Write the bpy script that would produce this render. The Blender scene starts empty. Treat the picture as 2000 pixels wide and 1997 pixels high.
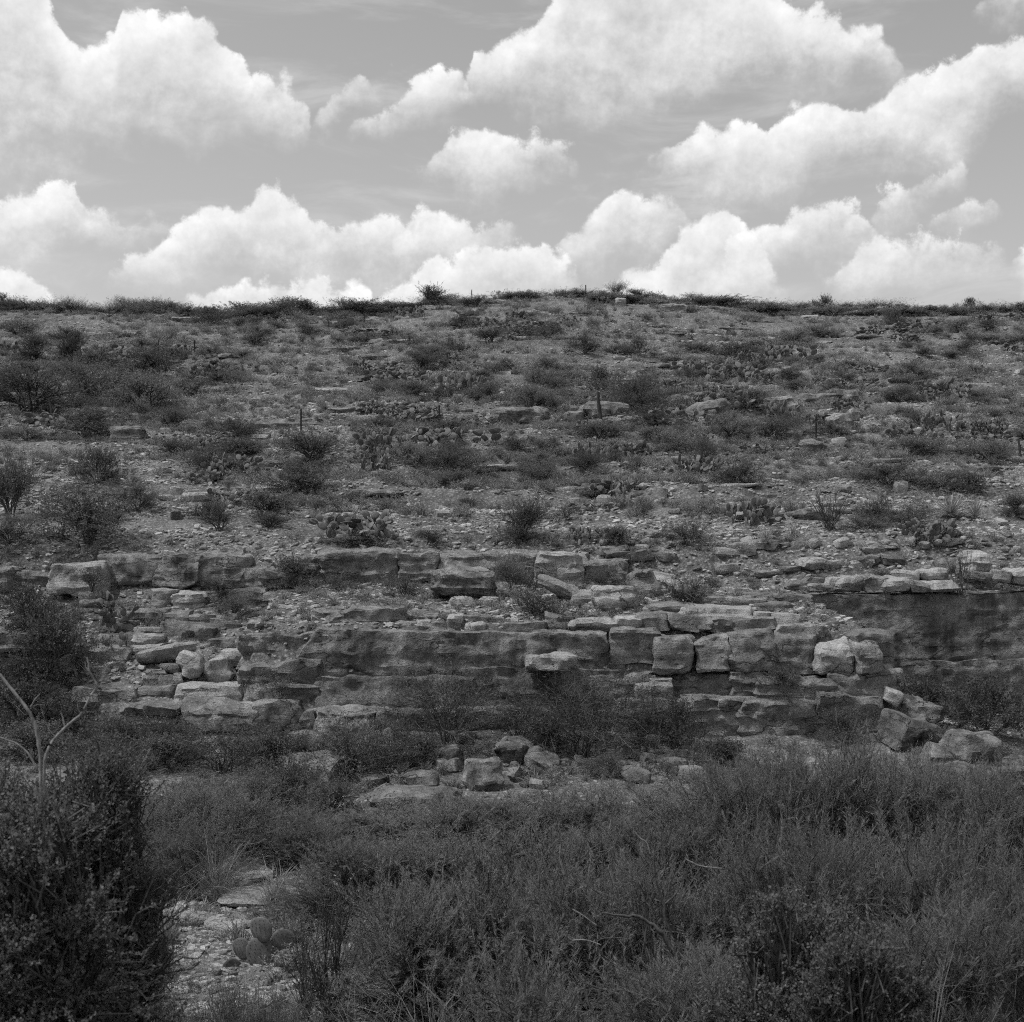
import bpy, math, random
import numpy as np
from mathutils import Vector

# ------------------------------------------------------------------ camera, sky, sun, exposure
sc = bpy.context.scene
F = 2747.0                       # focal length in photo pixels (photo 2000 x 1997)
CX, CY = 1000.0, 998.5
camd = bpy.data.cameras.new("camera")
camd.sensor_width = 36.0
camd.lens = F / 2000.0 * 36.0
camd.clip_start, camd.clip_end = 0.1, 6000.0
camd.dof.use_dof = True
camd.dof.focus_distance = 48.0
camd.dof.aperture_fstop = 3.4
cam = bpy.data.objects.new("camera", camd)
cam.rotation_euler = (math.radians(90), 0, 0)
sc.collection.objects.link(cam)
sc.camera = cam

SUN_EL, SUN_AZ = 63.0, -108.0     # azimuth: degrees clockwise from +Y, where the sun stands
sund = bpy.data.lights.new("sun", "SUN")
sund.energy = 3.3
sund.angle = math.radians(4)
sund.color = (1.0, 1.0, 1.0)
sun = bpy.data.objects.new("sun", sund)
_e, _a = math.radians(SUN_EL), math.radians(SUN_AZ)
sun_dir = Vector((math.sin(_a) * math.cos(_e), math.cos(_a) * math.cos(_e), math.sin(_e)))
sun.rotation_euler = sun_dir.to_track_quat('Z', 'Y').to_euler()
sun.location = (20, -20, 80)
sc.collection.objects.link(sun)

sc.render.engine = 'CYCLES'
sc.view_settings.view_transform = 'Standard'
sc.view_settings.look = 'None'
sc.view_settings.exposure = 0.0
sc.view_settings.gamma = 1.0
sc.view_settings.use_curve_mapping = False
sc.cycles.use_denoising = False
sc.cycles.filter_width = 1.1
sc.cycles.max_bounces = 3
sc.cycles.diffuse_bounces = 3
sc.cycles.glossy_bounces = 1
sc.cycles.transmission_bounces = 2
sc.cycles.transparent_max_bounces = 4
sc.cycles.use_adaptive_sampling = True
sc.cycles.adaptive_threshold = 0.035


class NT:
    """tiny node-building helper"""
    def __init__(s, tree):
        s.t = tree; s.n = tree.nodes; s.l = tree.links
    def node(s, typ, **kw):
        n = s.n.new(typ)
        for k, v in kw.items():
            setattr(n, k, v)
        return n
    def put(s, sock, v):
        if isinstance(v, bpy.types.NodeSocket):
            s.l.new(v, sock)
        elif v is not None:
            sock.default_value = v
    def m(s, op, a, b=None, c=None, clamp=False):
        n = s.node("ShaderNodeMath", operation=op, use_clamp=clamp)
        s.put(n.inputs[0], a)
        if b is not None: s.put(n.inputs[1], b)
        if c is not None: s.put(n.inputs[2], c)
        return n.outputs[0]
    def vm(s, op, a, b=None):
        n = s.node("ShaderNodeVectorMath", operation=op)
        s.put(n.inputs[0], a)
        if b is not None: s.put(n.inputs[1], b)
        return n.outputs[0]
    def mr(s, v, a, b, c, d, smooth=False):
        n = s.node("ShaderNodeMapRange", clamp=True, interpolation_type='SMOOTHSTEP' if smooth else 'LINEAR')
        s.put(n.inputs[0], v)
        for i, q in enumerate((a, b, c, d)): s.put(n.inputs[i + 1], q)
        return n.outputs[0]
    def mix(s, f, a, b):
        n = s.node("ShaderNodeMix", data_type='FLOAT')
        s.put(n.inputs[0], f); s.put(n.inputs[2], a); s.put(n.inputs[3], b)
        return n.outputs[0]
    def noise(s, vec, scale, detail=4.0, rough=0.55, dist=0.0):
        n = s.node("ShaderNodeTexNoise")
        s.put(n.inputs['Vector'], vec)
        n.inputs['Scale'].default_value = scale
        n.inputs['Detail'].default_value = detail
        n.inputs['Roughness'].default_value = rough
        n.inputs['Distortion'].default_value = dist
        return n.outputs[0]
    def curve(s, v, pts):
        n = s.node("ShaderNodeFloatCurve")
        c = n.mapping.curves[0]
        pts = sorted(pts)
        c.points[0].location = pts[0]
        c.points[1].location = pts[-1]
        for p in pts[1:-1]:
            c.points.new(p[0], p[1])
        for p in c.points: p.handle_type = 'VECTOR'
        n.mapping.update()
        s.put(n.inputs['Value'], v)
        return n.outputs[0]


# --- world: Nishita sky taken to grey, with banks of cumulus laid over it by direction
world = bpy.data.worlds.new("World")
sc.world = world
world.use_nodes = True
world.cycles.sampling_method = 'NONE'
world.node_tree.nodes.clear()
W = NT(world.node_tree)
sky = W.node("ShaderNodeTexSky", sky_type='NISHITA')
sky.sun_disc = False
sky.sun_elevation = math.radians(SUN_EL)
sky.sun_rotation = math.radians(SUN_AZ)
sky.air_density = 1.0
sky.dust_density = 3.5
sky.altitude = 300
bw = W.node("ShaderNodeRGBToBW")
W.put(bw.inputs[0], sky.outputs[0])
clear = W.m('MULTIPLY', bw.outputs[0], 1.68)
tc = W.node("ShaderNodeTexCoord")
gen = tc.outputs['Generated']
sep = W.node("ShaderNodeSeparateXYZ"); W.put(sep.inputs[0], gen)
dx, dy, dz = sep.outputs
dyc = W.m('MAXIMUM', dy, 0.05)
u = W.m('DIVIDE', dx, dyc)
v = W.m('DIVIDE', dz, dyc)
nA = W.noise(gen, 11.0, 6.0, 0.60)
nB = W.noise(W.vm('ADD', gen, (3.1, 7.7, 1.3)), 11.0, 6.0, 0.60)
nC = W.noise(W.vm('ADD', gen, (9.1, 2.7, 5.3)), 42.0, 6.0, 0.68)
nD = W.noise(W.vm('ADD', gen, (9.1 - 0.002, 2.7, 5.3 + 0.005)), 42.0, 6.0, 0.68)
nL = W.noise(W.vm('ADD', gen, (-0.006, 0.0, 0.014)), 11.0, 6.0, 0.60)   # the same field a little towards the light
emb = W.m('MULTIPLY_ADD', W.m('SUBTRACT', nC, nD), 0.35, W.m('SUBTRACT', nA, nL))
def puffs(scale, warp):
    q = W.node("ShaderNodeTexVoronoi", feature='SMOOTH_F1')
    cw = W.node("ShaderNodeCombineXYZ")
    for i_, nn in enumerate((nB, nC, nA)): W.put(cw.inputs[i_], nn)
    W.put(q.inputs['Vector'], W.vm('ADD', gen, W.vm('MULTIPLY', cw.outputs[0], (warp, warp, warp))))
    q.inputs['Scale'].default_value = scale
    q.inputs['Smoothness'].default_value = 0.35
    return W.m('SUBTRACT', 0.45, q.outputs['Distance'])
puff = W.m('ADD', W.m('MULTIPLY_ADD', puffs(18.0, 0.03), 0.055, W.m('MULTIPLY', puffs(36.0, 0.02), 0.050)), W.m('MULTIPLY', puffs(80.0, 0.012), 0.030))
a0 = W.m('SUBTRACT', nA, 0.5); b0 = W.m('SUBTRACT', nB, 0.5); c0 = W.m('SUBTRACT', nC, 0.5)
wis = W.noise(W.vm('MULTIPLY', gen, (5.0, 5.0, 17.0)), 1.6, 7.0, 0.62, 0.6)
clear = W.mix(W.mr(wis, 0.46, 0.78, 0.0, 0.38, True), clear, 8.2)
# u, v  ->  chart coordinates 0..1 (2200 x 800 photo pixels)
xn = W.m('ADD', W.m('MULTIPLY_ADD', u, F / 2200.0, 1100.0 / 2200.0), W.m('MULTIPLY', b0, 0.030))
yn = W.m('ADD', W.m('MULTIPLY_ADD', v, -F / 800.0, 1100.0 / 800.0), W.m('MULTIPLY', c0, 0.035))
GAP = (790, -100)

def layer_points(clouds):
    top, base = [(0.0, 1.0)], [(0.0, 0.0)]
    for tp, bs in clouds:
        for lst, src, gap in ((top, tp, 1.0), (base, bs, 0.0)):
            n = [((x + 100) / 2200, min(1, max(0, (y + 100) / 800))) for x, y in src]
            pre, post_ = [], []
            for e, sgn, dst in ((0, -1, pre), (-1, 1, post_)):
                x, h = tp[e][0], bs[e][1] - tp[e][1]
                if not -80 < x < 2090: continue
                m = (tp[e][1] + bs[e][1]) / 2; tip = max(3, min(26, .42 * h))
                own = src[e][1]
                dst += [((x + sgn * tip * .7 + 100) / 2200, (own * .55 + m * .45 + 100) / 800), ((x + sgn * tip + 100) / 2200, (m + 100) / 800), ((x + sgn * (tip + 22) + 100) / 2200, (m + (60 if gap else -60) + 100) / 800), ((x + sgn * (tip + 25) + 100) / 2200, gap)]
            lst += pre[::-1] + n + post_
    for lst, gap in ((top, 1.0), (base, 0.0)):
        if lst[1][0] <= 0.006: lst[0] = (0.0, lst[1][1])
        if lst[-1][0] < 0.999: lst.append((1.0, lst[-1][1] if lst[-1][0] > .99 else gap))
    return top, base

LAYERS = [
 # far to near: (clouds, brightest, greyest, depth over which it greys)
 ([([(1610,545),(1640,510),(1680,485),(1750,480),(1830,475),(1880,460),(1940,470),(1965,490)],[(1610,560),(1700,575),(1920,570),(1965,520)]),
   ([(380,566),(450,560),(500,558),(530,542),(560,546),(600,552),(640,550),(660,562),(720,575)],[(380,640),(720,640)]),
   ([(-90,505),(0,508),(30,500),(60,520),(100,545),(112,570)],[(-90,640),(112,640)]),
   ([(1200,545),(1240,512),(1290,500),(1310,462),(1340,432),(1380,410),(1430,402),(1447,418),(1480,470),(1520,545)],[(1200,600),(1290,640),(1447,640),(1520,600)])], 9.0, 7.9, 0.13),
 ([([(230,505),(245,480),(280,470),(300,455),(350,430),(400,410),(420,400),(447,405),(457,426),(480,400),(510,380),(550,365),(580,370),(600,390),(606,418),(640,424),(700,428),(720,410),(745,396),(780,405)],
    [(230,560),(300,590),(400,545),(430,520),(600,530),(780,530)]),
   ([(1120,430),(1150,405),(1170,400),(1200,366),(1215,356),(1240,364),(1280,364),(1330,380),(1345,400)],[(1120,500),(1180,505),(1190,480),(1230,455),(1260,470),(1300,455),(1345,412)]),
   ([(1450,445),(1500,425),(1540,420),(1560,400),(1600,396),(1660,395),(1680,410),(1700,440)],[(1450,545),(1560,540),(1660,510),(1700,470)])], 9.1, 7.5, 0.14),
 ([([(788,428),(800,402),(830,392),(860,404),(900,420),(950,432),(1000,428)],[(788,520),(860,505),(950,470),(1000,445)]),
   ([(1712,400),(1740,380),(1790,345),(1850,340),(1880,330)],[(1712,432),(1740,445),(1800,400),(1880,352)])], 9.1, 7.9, 0.14),
 ([([(-90,380),(0,372),(20,355),(60,345),(100,340),(130,333),(150,340),(160,375),(180,392),(220,415),(260,420),(300,398),(340,420)],[(-90,495),(0,490),(50,480),(100,460),(150,450),(200,455),(250,460),(300,440),(340,425)]),
   ([(780,325),(800,305),(850,285),(880,260),(920,248),(950,255),(960,278),(1000,280),(1040,275),(1080,270),(1130,290)],[(780,332),(830,350),(880,360),(940,378),(970,372),(1000,355),(1040,340),(1060,312),(1100,297),(1130,293)]),
   ([(1240,310),(1260,290),(1300,260),(1340,235),(1370,228),(1395,243),(1430,238),(1470,250),(1498,270),(1520,235),(1560,215),(1600,205),(1650,195),(1680,182),(1720,175),(1780,150),(1820,110),(1860,85),(1900,78),(1950,76),(2000,80),(2095,120)],
    [(1240,345),(1300,360),(1350,370),(1400,385),(1500,385),(1600,350),(1700,335),(1760,330),(1800,340),(1870,330),(1900,270),(1950,215),(2000,205),(2095,200)])], 9.2, 7.6, 0.17),
 ([([(-90,-95),(55,-95),(100,10),(125,70),(150,88),(220,80),(235,25),(290,20),(380,40),(420,45),(450,70),(480,115),(492,150),(520,150),(560,165),(605,200)],
    [(-90,330),(0,325),(100,320),(150,315),(170,300),(240,285),(262,252),(350,252),(400,256),(450,240),(520,232),(560,225),(605,206)]),
   ([(920,150),(930,112),(1000,80),(1050,50),(1080,0),(1105,-95),(1480,-95),(1550,5),(1600,15),(1650,30),(1700,50),(1742,80)],
    [(920,172),(1000,188),(1100,195),(1150,225),(1180,240),(1220,235),(1260,215),(1300,208),(1400,188),(1500,182),(1600,178),(1700,172),(1742,150)])], 9.2, 7.1, 0.20),
 ([([(690,222),(760,200),(790,160),(830,142),(860,128),(896,140)],[(690,226),(760,243),(790,248),(830,250),(860,240),(896,190)]),
   ([(1820,435),(1850,402),(1900,386),(1940,405),(1946,420)],[(1820,450),(1850,452),(1940,446),(1946,440)])], 9.2, 7.6, 0.14),
 ([([(770,555),(800,530),(830,505),(870,490),(920,490),(1000,480),(1030,475),(1060,470),(1090,478),(1112,500)],[(770,630),(1000,640),(1112,560)]),
   ([(1985,480),(2000,470),(2095,470)],[(1985,560),(2000,600),(2095,600)])], 9.3, 7.7, 0.14),
 ([([(640,190),(655,158),(700,140),(740,130),(765,112)],[(640,200),(655,192),(700,185),(740,160),(765,122)]),
   ([(1835,80),(1850,60),(1900,25),(1950,-40),(2095,-95)],[(1835,60),(1850,40),(1900,10),(1950,20),(2095,40)])], 9.0, 7.8, 0.20),
]
out = clear
for clouds, hi, lo, dep in LAYERS:
    tp, bs = layer_points(clouds)
    top = W.curve(xn, tp); base = W.curve(xn, bs)
    dt = W.m('ADD', W.m('SUBTRACT', yn, top), W.m('MULTIPLY_ADD', c0, 0.085, W.m('MULTIPLY_ADD', a0, 0.13, puff)))
    db = W.m('ADD', W.m('MULTIPLY', W.m('SUBTRACT', base, yn), 0.55), W.m('MULTIPLY_ADD', c0, 0.10, W.m('MULTIPLY', b0, 0.26)))
    mask = W.m('MULTIPLY', W.mr(dt, -0.006, 0.020, 0.0, 1.0, True), W.mr(db, -0.03, 0.070, 0.0, 1.0, True))
    sh = W.mr(W.m('ADD', dt, W.m('MULTIPLY', b0, 0.16)), 0.02, dep, hi, lo, True)
    sh = W.m('MULTIPLY_ADD', puff, 9.0, W.m('MULTIPLY_ADD', emb, 11.0, sh))
    out = W.mix(W.m('MULTIPLY', mask, 0.94), out, sh)
# the same kind of broken cumulus over the rest of the sky
gv = W.vm('MULTIPLY', gen, (1.0, 1.0, 1.7))
g1 = W.noise(gv, 3.4, 7.0, 0.58)
gm = W.mr(g1, 0.47, 0.56, 0.0, 0.95, True)
gs = W.m('MULTIPLY_ADD', emb, 12.0, W.mr(g1, 0.50, 0.72, 9.1, 7.2, True))
outg = W.mix(gm, clear, gs)
wu = W.mr(W.m('ABSOLUTE', u), 0.385, 0.43, 1.0, 0.0, True)
wv = W.mr(v, 0.372, 0.41, 1.0, 0.0, True)
wy = W.mr(dy, 0.2, 0.3, 0.0, 1.0)
wf = W.m('MULTIPLY', W.m('MULTIPLY', wu, wv), wy)
fin = W.mix(wf, outg, out)
comb = W.node("ShaderNodeCombineColor")
for i in range(3): W.put(comb.inputs[i], fin)
bg = W.node("ShaderNodeBackground")
W.put(bg.inputs[0], comb.outputs[0]); bg.inputs[1].default_value = 0.1
wo = W.node("ShaderNodeOutputWorld"); W.put(wo.inputs[0], bg.outputs[0])

# ------------------------------------------------------------------ helpers: noise, meshes, objects
RNG = np.random.default_rng(7)

def _hash(i, j, k, seed):
    h = (i.astype(np.int64) * 374761393 + j.astype(np.int64) * 668265263 + k.astype(np.int64) * 2147483647 + seed * 1274126177) & 0xffffffff
    h = ((h ^ (h >> 13)) * 1274126177) & 0xffffffff
    h = (h ^ (h >> 16)) & 0xffffff
    return h / float(0xffffff)

def vnoise(p, seed=0):
    p = np.asarray(p, float)
    f = np.floor(p).astype(np.int64); t = p - f; t = t * t * (3 - 2 * t)
    i, j, k = f[..., 0], f[..., 1], f[..., 2]
    x, y, z = t[..., 0], t[..., 1], t[..., 2]
    r = 0
    for a in (0, 1):
        for b in (0, 1):
            for c in (0, 1):
                w = (x if a else 1 - x) * (y if b else 1 - y) * (z if c else 1 - z)
                r = r + w * _hash(i + a, j + b, k + c, seed)
    return r - 0.5

def fbm(p, seed=0, octv=4, gain=0.5):
    r = 0; amp = 1.0; q = np.asarray(p, float)
    for o in range(octv):
        r = r + amp * vnoise(q, seed + 17 * o); q = q * 2.03; amp *= gain
    return r

def sstep(a, b, x):
    t = np.clip((x - a) / (b - a), 0, 1)
    return t * t * (3 - 2 * t)

def mesh_from(name, V, Fc, mats, midx=None, smooth=False, sharp=None):
    """one mesh from arrays; Fc is (n, 3) or (n, 4)"""
    V = np.ascontiguousarray(V, np.float32); Fc = np.ascontiguousarray(Fc, np.int32)
    me = bpy.data.meshes.new(name)
    n, k = Fc.shape
    me.vertices.add(len(V)); me.vertices.foreach_set("co", V.ravel())
    me.loops.add(n * k); me.loops.foreach_set("vertex_index", Fc.ravel())
    me.polygons.add(n); me.polygons.foreach_set("loop_start", np.arange(0, n * k, k, dtype=np.int32))
    if midx is not None: me.polygons.foreach_set("material_index", np.ascontiguousarray(midx, np.int32))
    me.polygons.foreach_set("use_smooth", np.full(n, smooth))
    for m in (mats if isinstance(mats, (list, tuple)) else [mats]): me.materials.append(m)
    me.update(calc_edges=True)
    if sharp: me.set_sharp_from_angle(angle=math.radians(sharp))
    return me

def link(name, data, parent=None, loc=(0, 0, 0), rot=(0, 0, 0), scale=(1, 1, 1)):
    o = bpy.data.objects.new(name, data)
    sc.collection.objects.link(o)
    o.location = loc; o.rotation_euler = rot; o.scale = scale
    if parent is not None: o.parent = parent
    return o

def tag(o, label, cat, group=None):
    o["label"] = label; o["category"] = cat
    if group: o["group"] = group
    return o

AUTO = []      # things whose label is written at the end from what they stand beside
def auto(o, phrase, noun, cat, group, px, py):
    o["category"] = cat; o["group"] = group
    AUTO.append((o, phrase, noun, px, py))

# ------------------------------------------------------------------ materials (the photograph is black and white: all greys)
def grey_material(name, build, rough=0.95, bump=None):
    m = bpy.data.materials.new(name); m.use_nodes = True
    m.node_tree.nodes.clear()
    t = NT(m.node_tree)
    geo = t.node("ShaderNodeNewGeometry")
    val, hgt = build(t, geo)
    b = t.node("ShaderNodeBsdfPrincipled")
    b.inputs['Roughness'].default_value = rough
    b.inputs['Specular IOR Level'].default_value = 0.12
    cc = t.node("ShaderNodeCombineColor")
    for i in range(3): t.put(cc.inputs[i], val)
    t.put(b.inputs['Base Color'], cc.outputs[0])
    if hgt is not None:
        bp = t.node("ShaderNodeBump")
        bp.inputs['Strength'].default_value = bump[0]; bp.inputs['Distance'].default_value = bump[1]
        t.put(bp.inputs['Height'], hgt); t.put(b.inputs['Normal'], bp.outputs[0])
    o = t.node("ShaderNodeOutputMaterial"); t.put(o.inputs[0], b.outputs[0])
    return m

def rock_build(lo, hi, streak=0.0, spot=0.35, bed=0.18):
    def f(t, geo):
        p = geo.outputs['Position']
        n1 = t.noise(p, 0.55, 6, 0.6)
        n2 = t.noise(p, 4.5, 5, 0.65)
        lay = t.noise(t.vm('MULTIPLY', p, (0.8, 0.8, 9.0)), 1.0, 5, 0.6)
        n3 = t.noise(p, 38.0, 3, 0.6)
        mixv = t.m('ADD', t.m('MULTIPLY', n1, 0.40), t.m('ADD', t.m('MULTIPLY', n2, 0.60 - bed), t.m('MULTIPLY', lay, bed)))
        v = t.mr(mixv, 0.34, 0.66, lo, hi)
        v = t.m('MULTIPLY', v, t.mr(n3, 0.3, 0.7, 1 - spot, 1 + spot))
        if streak:
            s = t.noise(t.vm('MULTIPLY', p, (1.7, 1.7, 0.13)), 1.0, 6, 0.62)
            s2 = t.noise(t.vm('MULTIPLY', p, (0.35, 0.35, 0.25)), 1.0, 3, 0.5)
            k = t.mr(s, 0.38, 0.62, 1 - streak, 1.25)
            v = t.m('MULTIPLY', v, t.mix(t.mr(s2, 0.36, 0.56, 0.35, 1.0), 1.0, k))
            pit = t.mr(t.noise(t.vm('MULTIPLY', p, (2.2, 2.2, 5.0)), 1.7, 4, 0.6), 0.635, 0.68, 1.0, 0.35)
            v = t.m('MULTIPLY', v, pit)
        vo = t.node("ShaderNodeTexVoronoi", feature='DISTANCE_TO_EDGE')
        wn = t.node("ShaderNodeTexNoise"); t.put(wn.inputs['Vector'], p); wn.inputs['Scale'].default_value = 1.8; wn.inputs['Detail'].default_value = 4.0
        wp = t.vm('ADD', t.vm('MULTIPLY', p, (0.35, 0.35, 1.5)), t.vm('MULTIPLY', wn.outputs[1], (0.7, 0.7, 0.7)))
        t.put(vo.inputs['Vector'], wp); vo.inputs['Scale'].default_value = 1.0
        crack = t.mr(vo.outputs['Distance'], 0.002, 0.018, 0.0, 1.0, True)
        crack = t.m('MAXIMUM', crack, t.mr(n1, 0.44, 0.54, 0.1, 1.0))
        v = t.m('MULTIPLY', v, t.mr(crack, 0, 1, 0.5, 1.0))
        dark = t.mr(t.noise(p, 1.6, 5, 0.7), 0.52, 0.68, 1.0, 0.5)
        v = t.m('MULTIPLY', v, dark)
        ob = t.node("ShaderNodeObjectInfo")
        v = t.m('MULTIPLY', v, t.mr(ob.outputs['Random'], 0, 1, 0.82, 1.18))
        h = t.m('ADD', t.m('MULTIPLY_ADD', crack, 0.9, n2), t.m('ADD', t.m('MULTIPLY', n3, 0.35), t.m('MULTIPLY', lay, bed * 4.4)))
        return v, h
    return f

M = {}
M['rock_dark'] = grey_material("weathered_rock", rock_build(0.09, 0.22, 0.65, 0.35, 0.05), bump=(0.9, 0.14))
M['rock_mid'] = grey_material("ledge_rock", rock_build(0.10, 0.25, 0.35, 0.35, 0.10), bump=(0.9, 0.14))
M['rock_pale'] = grey_material("pale_limestone", rock_build(0.165, 0.34, 0.0, 0.35, 0.12), bump=(0.9, 0.12))

def ground_build(t, geo):
    p = geo.outputs['Position']
    n1 = t.noise(p, 0.16, 5, 0.6)
    n2 = t.noise(t.vm('MULTIPLY', p, (1.0, 0.6, 1.0)), 1.3, 7, 0.68)
    n3 = t.noise(p, 9.0, 5, 0.7)
    vo = t.node("ShaderNodeTexVoronoi"); t.put(vo.inputs['Vector'], p); vo.inputs['Scale'].default_value = 7.0
    pebble = t.mr(vo.outputs['Distance'], 0.05, 0.55, 1.25, 0.55)
    v = t.mr(t.m('ADD', t.m('MULTIPLY', n1, 0.45), t.m('MULTIPLY', n2, 0.55)), 0.38, 0.62, 0.09, 0.27)
    v = t.m('MULTIPLY', v, t.mr(n3, 0.3, 0.7, 0.6, 1.4))
    v = t.m('MULTIPLY', v, pebble)
    h = t.m('ADD', n3, t.m('MULTIPLY', pebble, 0.5))
    return v, h
M['ground'] = grey_material("stony_soil", ground_build, bump=(0.9, 0.12))

def leaf_material(name, lo, hi, trans=0.25, objvar=0.25):
    m = bpy.data.materials.new(name); m.use_nodes = True
    m.node_tree.nodes.clear()
    t = NT(m.node_tree)
    geo = t.node("ShaderNodeNewGeometry"); ob = t.node("ShaderNodeObjectInfo")
    v = t.mr(geo.outputs['Random Per Island'], 0, 1, lo, hi)
    v = t.m('MULTIPLY', v, t.mr(ob.outputs['Random'], 0, 1, 1 - objvar, 1 + objvar))
    cc = t.node("ShaderNodeCombineColor")
    for i in range(3): t.put(cc.inputs[i], v)
    d = t.node("ShaderNodeBsdfDiffuse"); t.put(d.inputs[0], cc.outputs[0])
    tr = t.node("ShaderNodeBsdfTranslucent"); t.put(tr.inputs[0], cc.outputs[0])
    mx = t.node("ShaderNodeMixShader"); mx.inputs[0].default_value = trans
    t.put(mx.inputs[1], d.outputs[0]); t.put(mx.inputs[2], tr.outputs[0])
    o = t.node("ShaderNodeOutputMaterial"); t.put(o.inputs[0], mx.outputs[0])
    return m
M['leaf'] = leaf_material("shrub_leaf", 0.09, 0.17, 0.4, 0.35)
M['leaf_dark'] = leaf_material("dark_shrub_leaf", 0.065, 0.13, 0.35, 0.3)
M['leaf_pale'] = leaf_material("pale_twig_leaf", 0.13, 0.27)
M['leaf_mid'] = leaf_material("small_tree_leaf", 0.085, 0.16, 0.35, 0.15)
M['frond'] = leaf_material("acacia_frond", 0.13, 0.21, 0.45, 0.2)
M['grass'] = leaf_material("dry_grass", 0.12, 0.30, 0.3)
M['pad'] = grey_material("cactus_pad", lambda t, g: (t.m('MULTIPLY', t.mr(t.noise(g.outputs['Position'], 9.0, 4, 0.6), 0.3, 0.7, 0.075, 0.15),
                         t.mr(g.outputs['Random Per Island'], 0, 1, 0.8, 1.2)), None), rough=0.8)
M['spine'] = grey_material("cactus_spine_cushion", lambda t, g: (0.035, None))
M['bark'] = grey_material("dark_bark", lambda t, g: (t.mr(t.noise(g.outputs['Position'], 14.0, 5, 0.65), 0.3, 0.7, 0.03, 0.10), None))
M['deadwood'] = grey_material("bleached_wood", lambda t, g: (t.mr(t.noise(t.vm('MULTIPLY', g.outputs['Position'], (14, 14, 5)), 2.0, 5, 0.65), 0.3, 0.7, 0.08, 0.26), None))
M['post_wood'] = grey_material("old_post_wood", lambda t, g: (t.mr(t.noise(t.vm('MULTIPLY', g.outputs['Position'], (20, 20, 2)), 2.0, 4, 0.6), 0.3, 0.7, 0.02, 0.06), None))
M['post_steel'] = grey_material("rusted_steel", lambda t, g: (t.mr(t.noise(g.outputs['Position'], 20.0, 3, 0.6), 0.3, 0.7, 0.015, 0.045), None), rough=0.7)

# ------------------------------------------------------------------ terrain
HY = np.array([53, 58, 66, 74, 82, 92, 105, 120, 140, 160, 180, 195.])
HP = np.array([1046, 985, 925, 875, 832, 790, 745, 700, 655, 615, 585, 572.])
HZ = (CY - HP) / F * HY
NEAR = [(-60, -1.0), (-3, -1.65), (3, -1.75), (5, -2.7), (9, -4.7), (13, -6.35), (17, -7.25), (30, -7.35), (38.5, -7.3)]
CEN = NEAR + [(41, -7.05), (43.6, -6.7), (44.0, -5.0), (44.4, -4.1), (45.0, -3.6), (47.5, -3.05), (50.4, -2.72), (51.3, -2.3), (51.9, -1.6)]
LEF = NEAR + [(41, -7.15), (43.2, -6.8), (43.6, -6.0), (44.8, -5.65), (45.4, -5.05), (46.8, -4.65), (47.4, -4.2), (48.6, -3.75), (49.2, -3.4), (50.4, -2.85), (51.3, -2.3), (51.9, -1.6)]
ALC = NEAR + [(42, -7.2), (48.4, -7.0), (48.9, -6.6), (49.2, -3.0), (50.2, -2.65), (51.9, -1.75)]
TAIL = list(zip(HY, HZ))
def _tab(t):
    a = np.array(t + TAIL); return a[:, 0], a[:, 1]
_C, _L, _A = _tab(CEN), _tab(LEF), _tab(ALC)
SKX = np.array([-600, 0, 150, 300, 450, 600, 750, 850, 950, 1050, 1150, 1250, 1350, 1500, 1700, 2000, 2600])
SKY = np.array([604, 600, 603, 607, 611, 606, 600, 590, 583, 577, 573, 578, 587, 597, 602, 604, 606.])

def terrain(x, y, detail=True):
    x = np.asarray(x, float); y = np.asarray(y, float)
    x, y = np.broadcast_arrays(x, y)
    zc = np.interp(y, *_C); zl = np.interp(y, *_L); za = np.interp(y, *_A)
    wl = 1 - sstep(-8.7, -8.0, x)
    edge = 12.3 - 0.52 * (np.clip(y, 43.5, 49.0) - 43.5)
    wa = sstep(edge - .2, edge + .15, x)
    z = zc * (1 - wl - wa) + zl * wl + za * wa
    # ridge line
    pa = CX + F * x / np.maximum(y, 30.0)
    k = (CY - np.interp(pa, SKX, SKY)) / (CY - 572.0)
    wk = sstep(75, 190, y)
    zz = np.where(y > 195, HZ[-1] - (np.minimum(y, 900) - 195) * 0.035 - np.maximum(y - 195, 0) * 0.004, z)
    z = zz * (1 + (k - 1) * wk)
    p = np.stack([x, y, np.zeros_like(x)], -1)
    hill = sstep(53, 62, y)
    z = z + hill * (1 - sstep(150, 195, y)) * 1.3 * fbm(p / 17.0, 3, 3)
    # terraces of bedrock on the slope
    st = 1.15
    q = (z + 0.7 * fbm(p / 9.0, 31, 3)) / st
    fr = q - np.floor(q)
    stair = (np.floor(q) + sstep(0.62, 0.98, fr)) * st - q * st
    z = z + hill * (1 - sstep(170, 195, y)) * 0.62 * stair
    if detail:
        z = z + fbm(p / 1.3, 11, 4) * (0.10 + 0.10 * hill) * np.where(y < 17, 1.6, 1.0)
    return z

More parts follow.
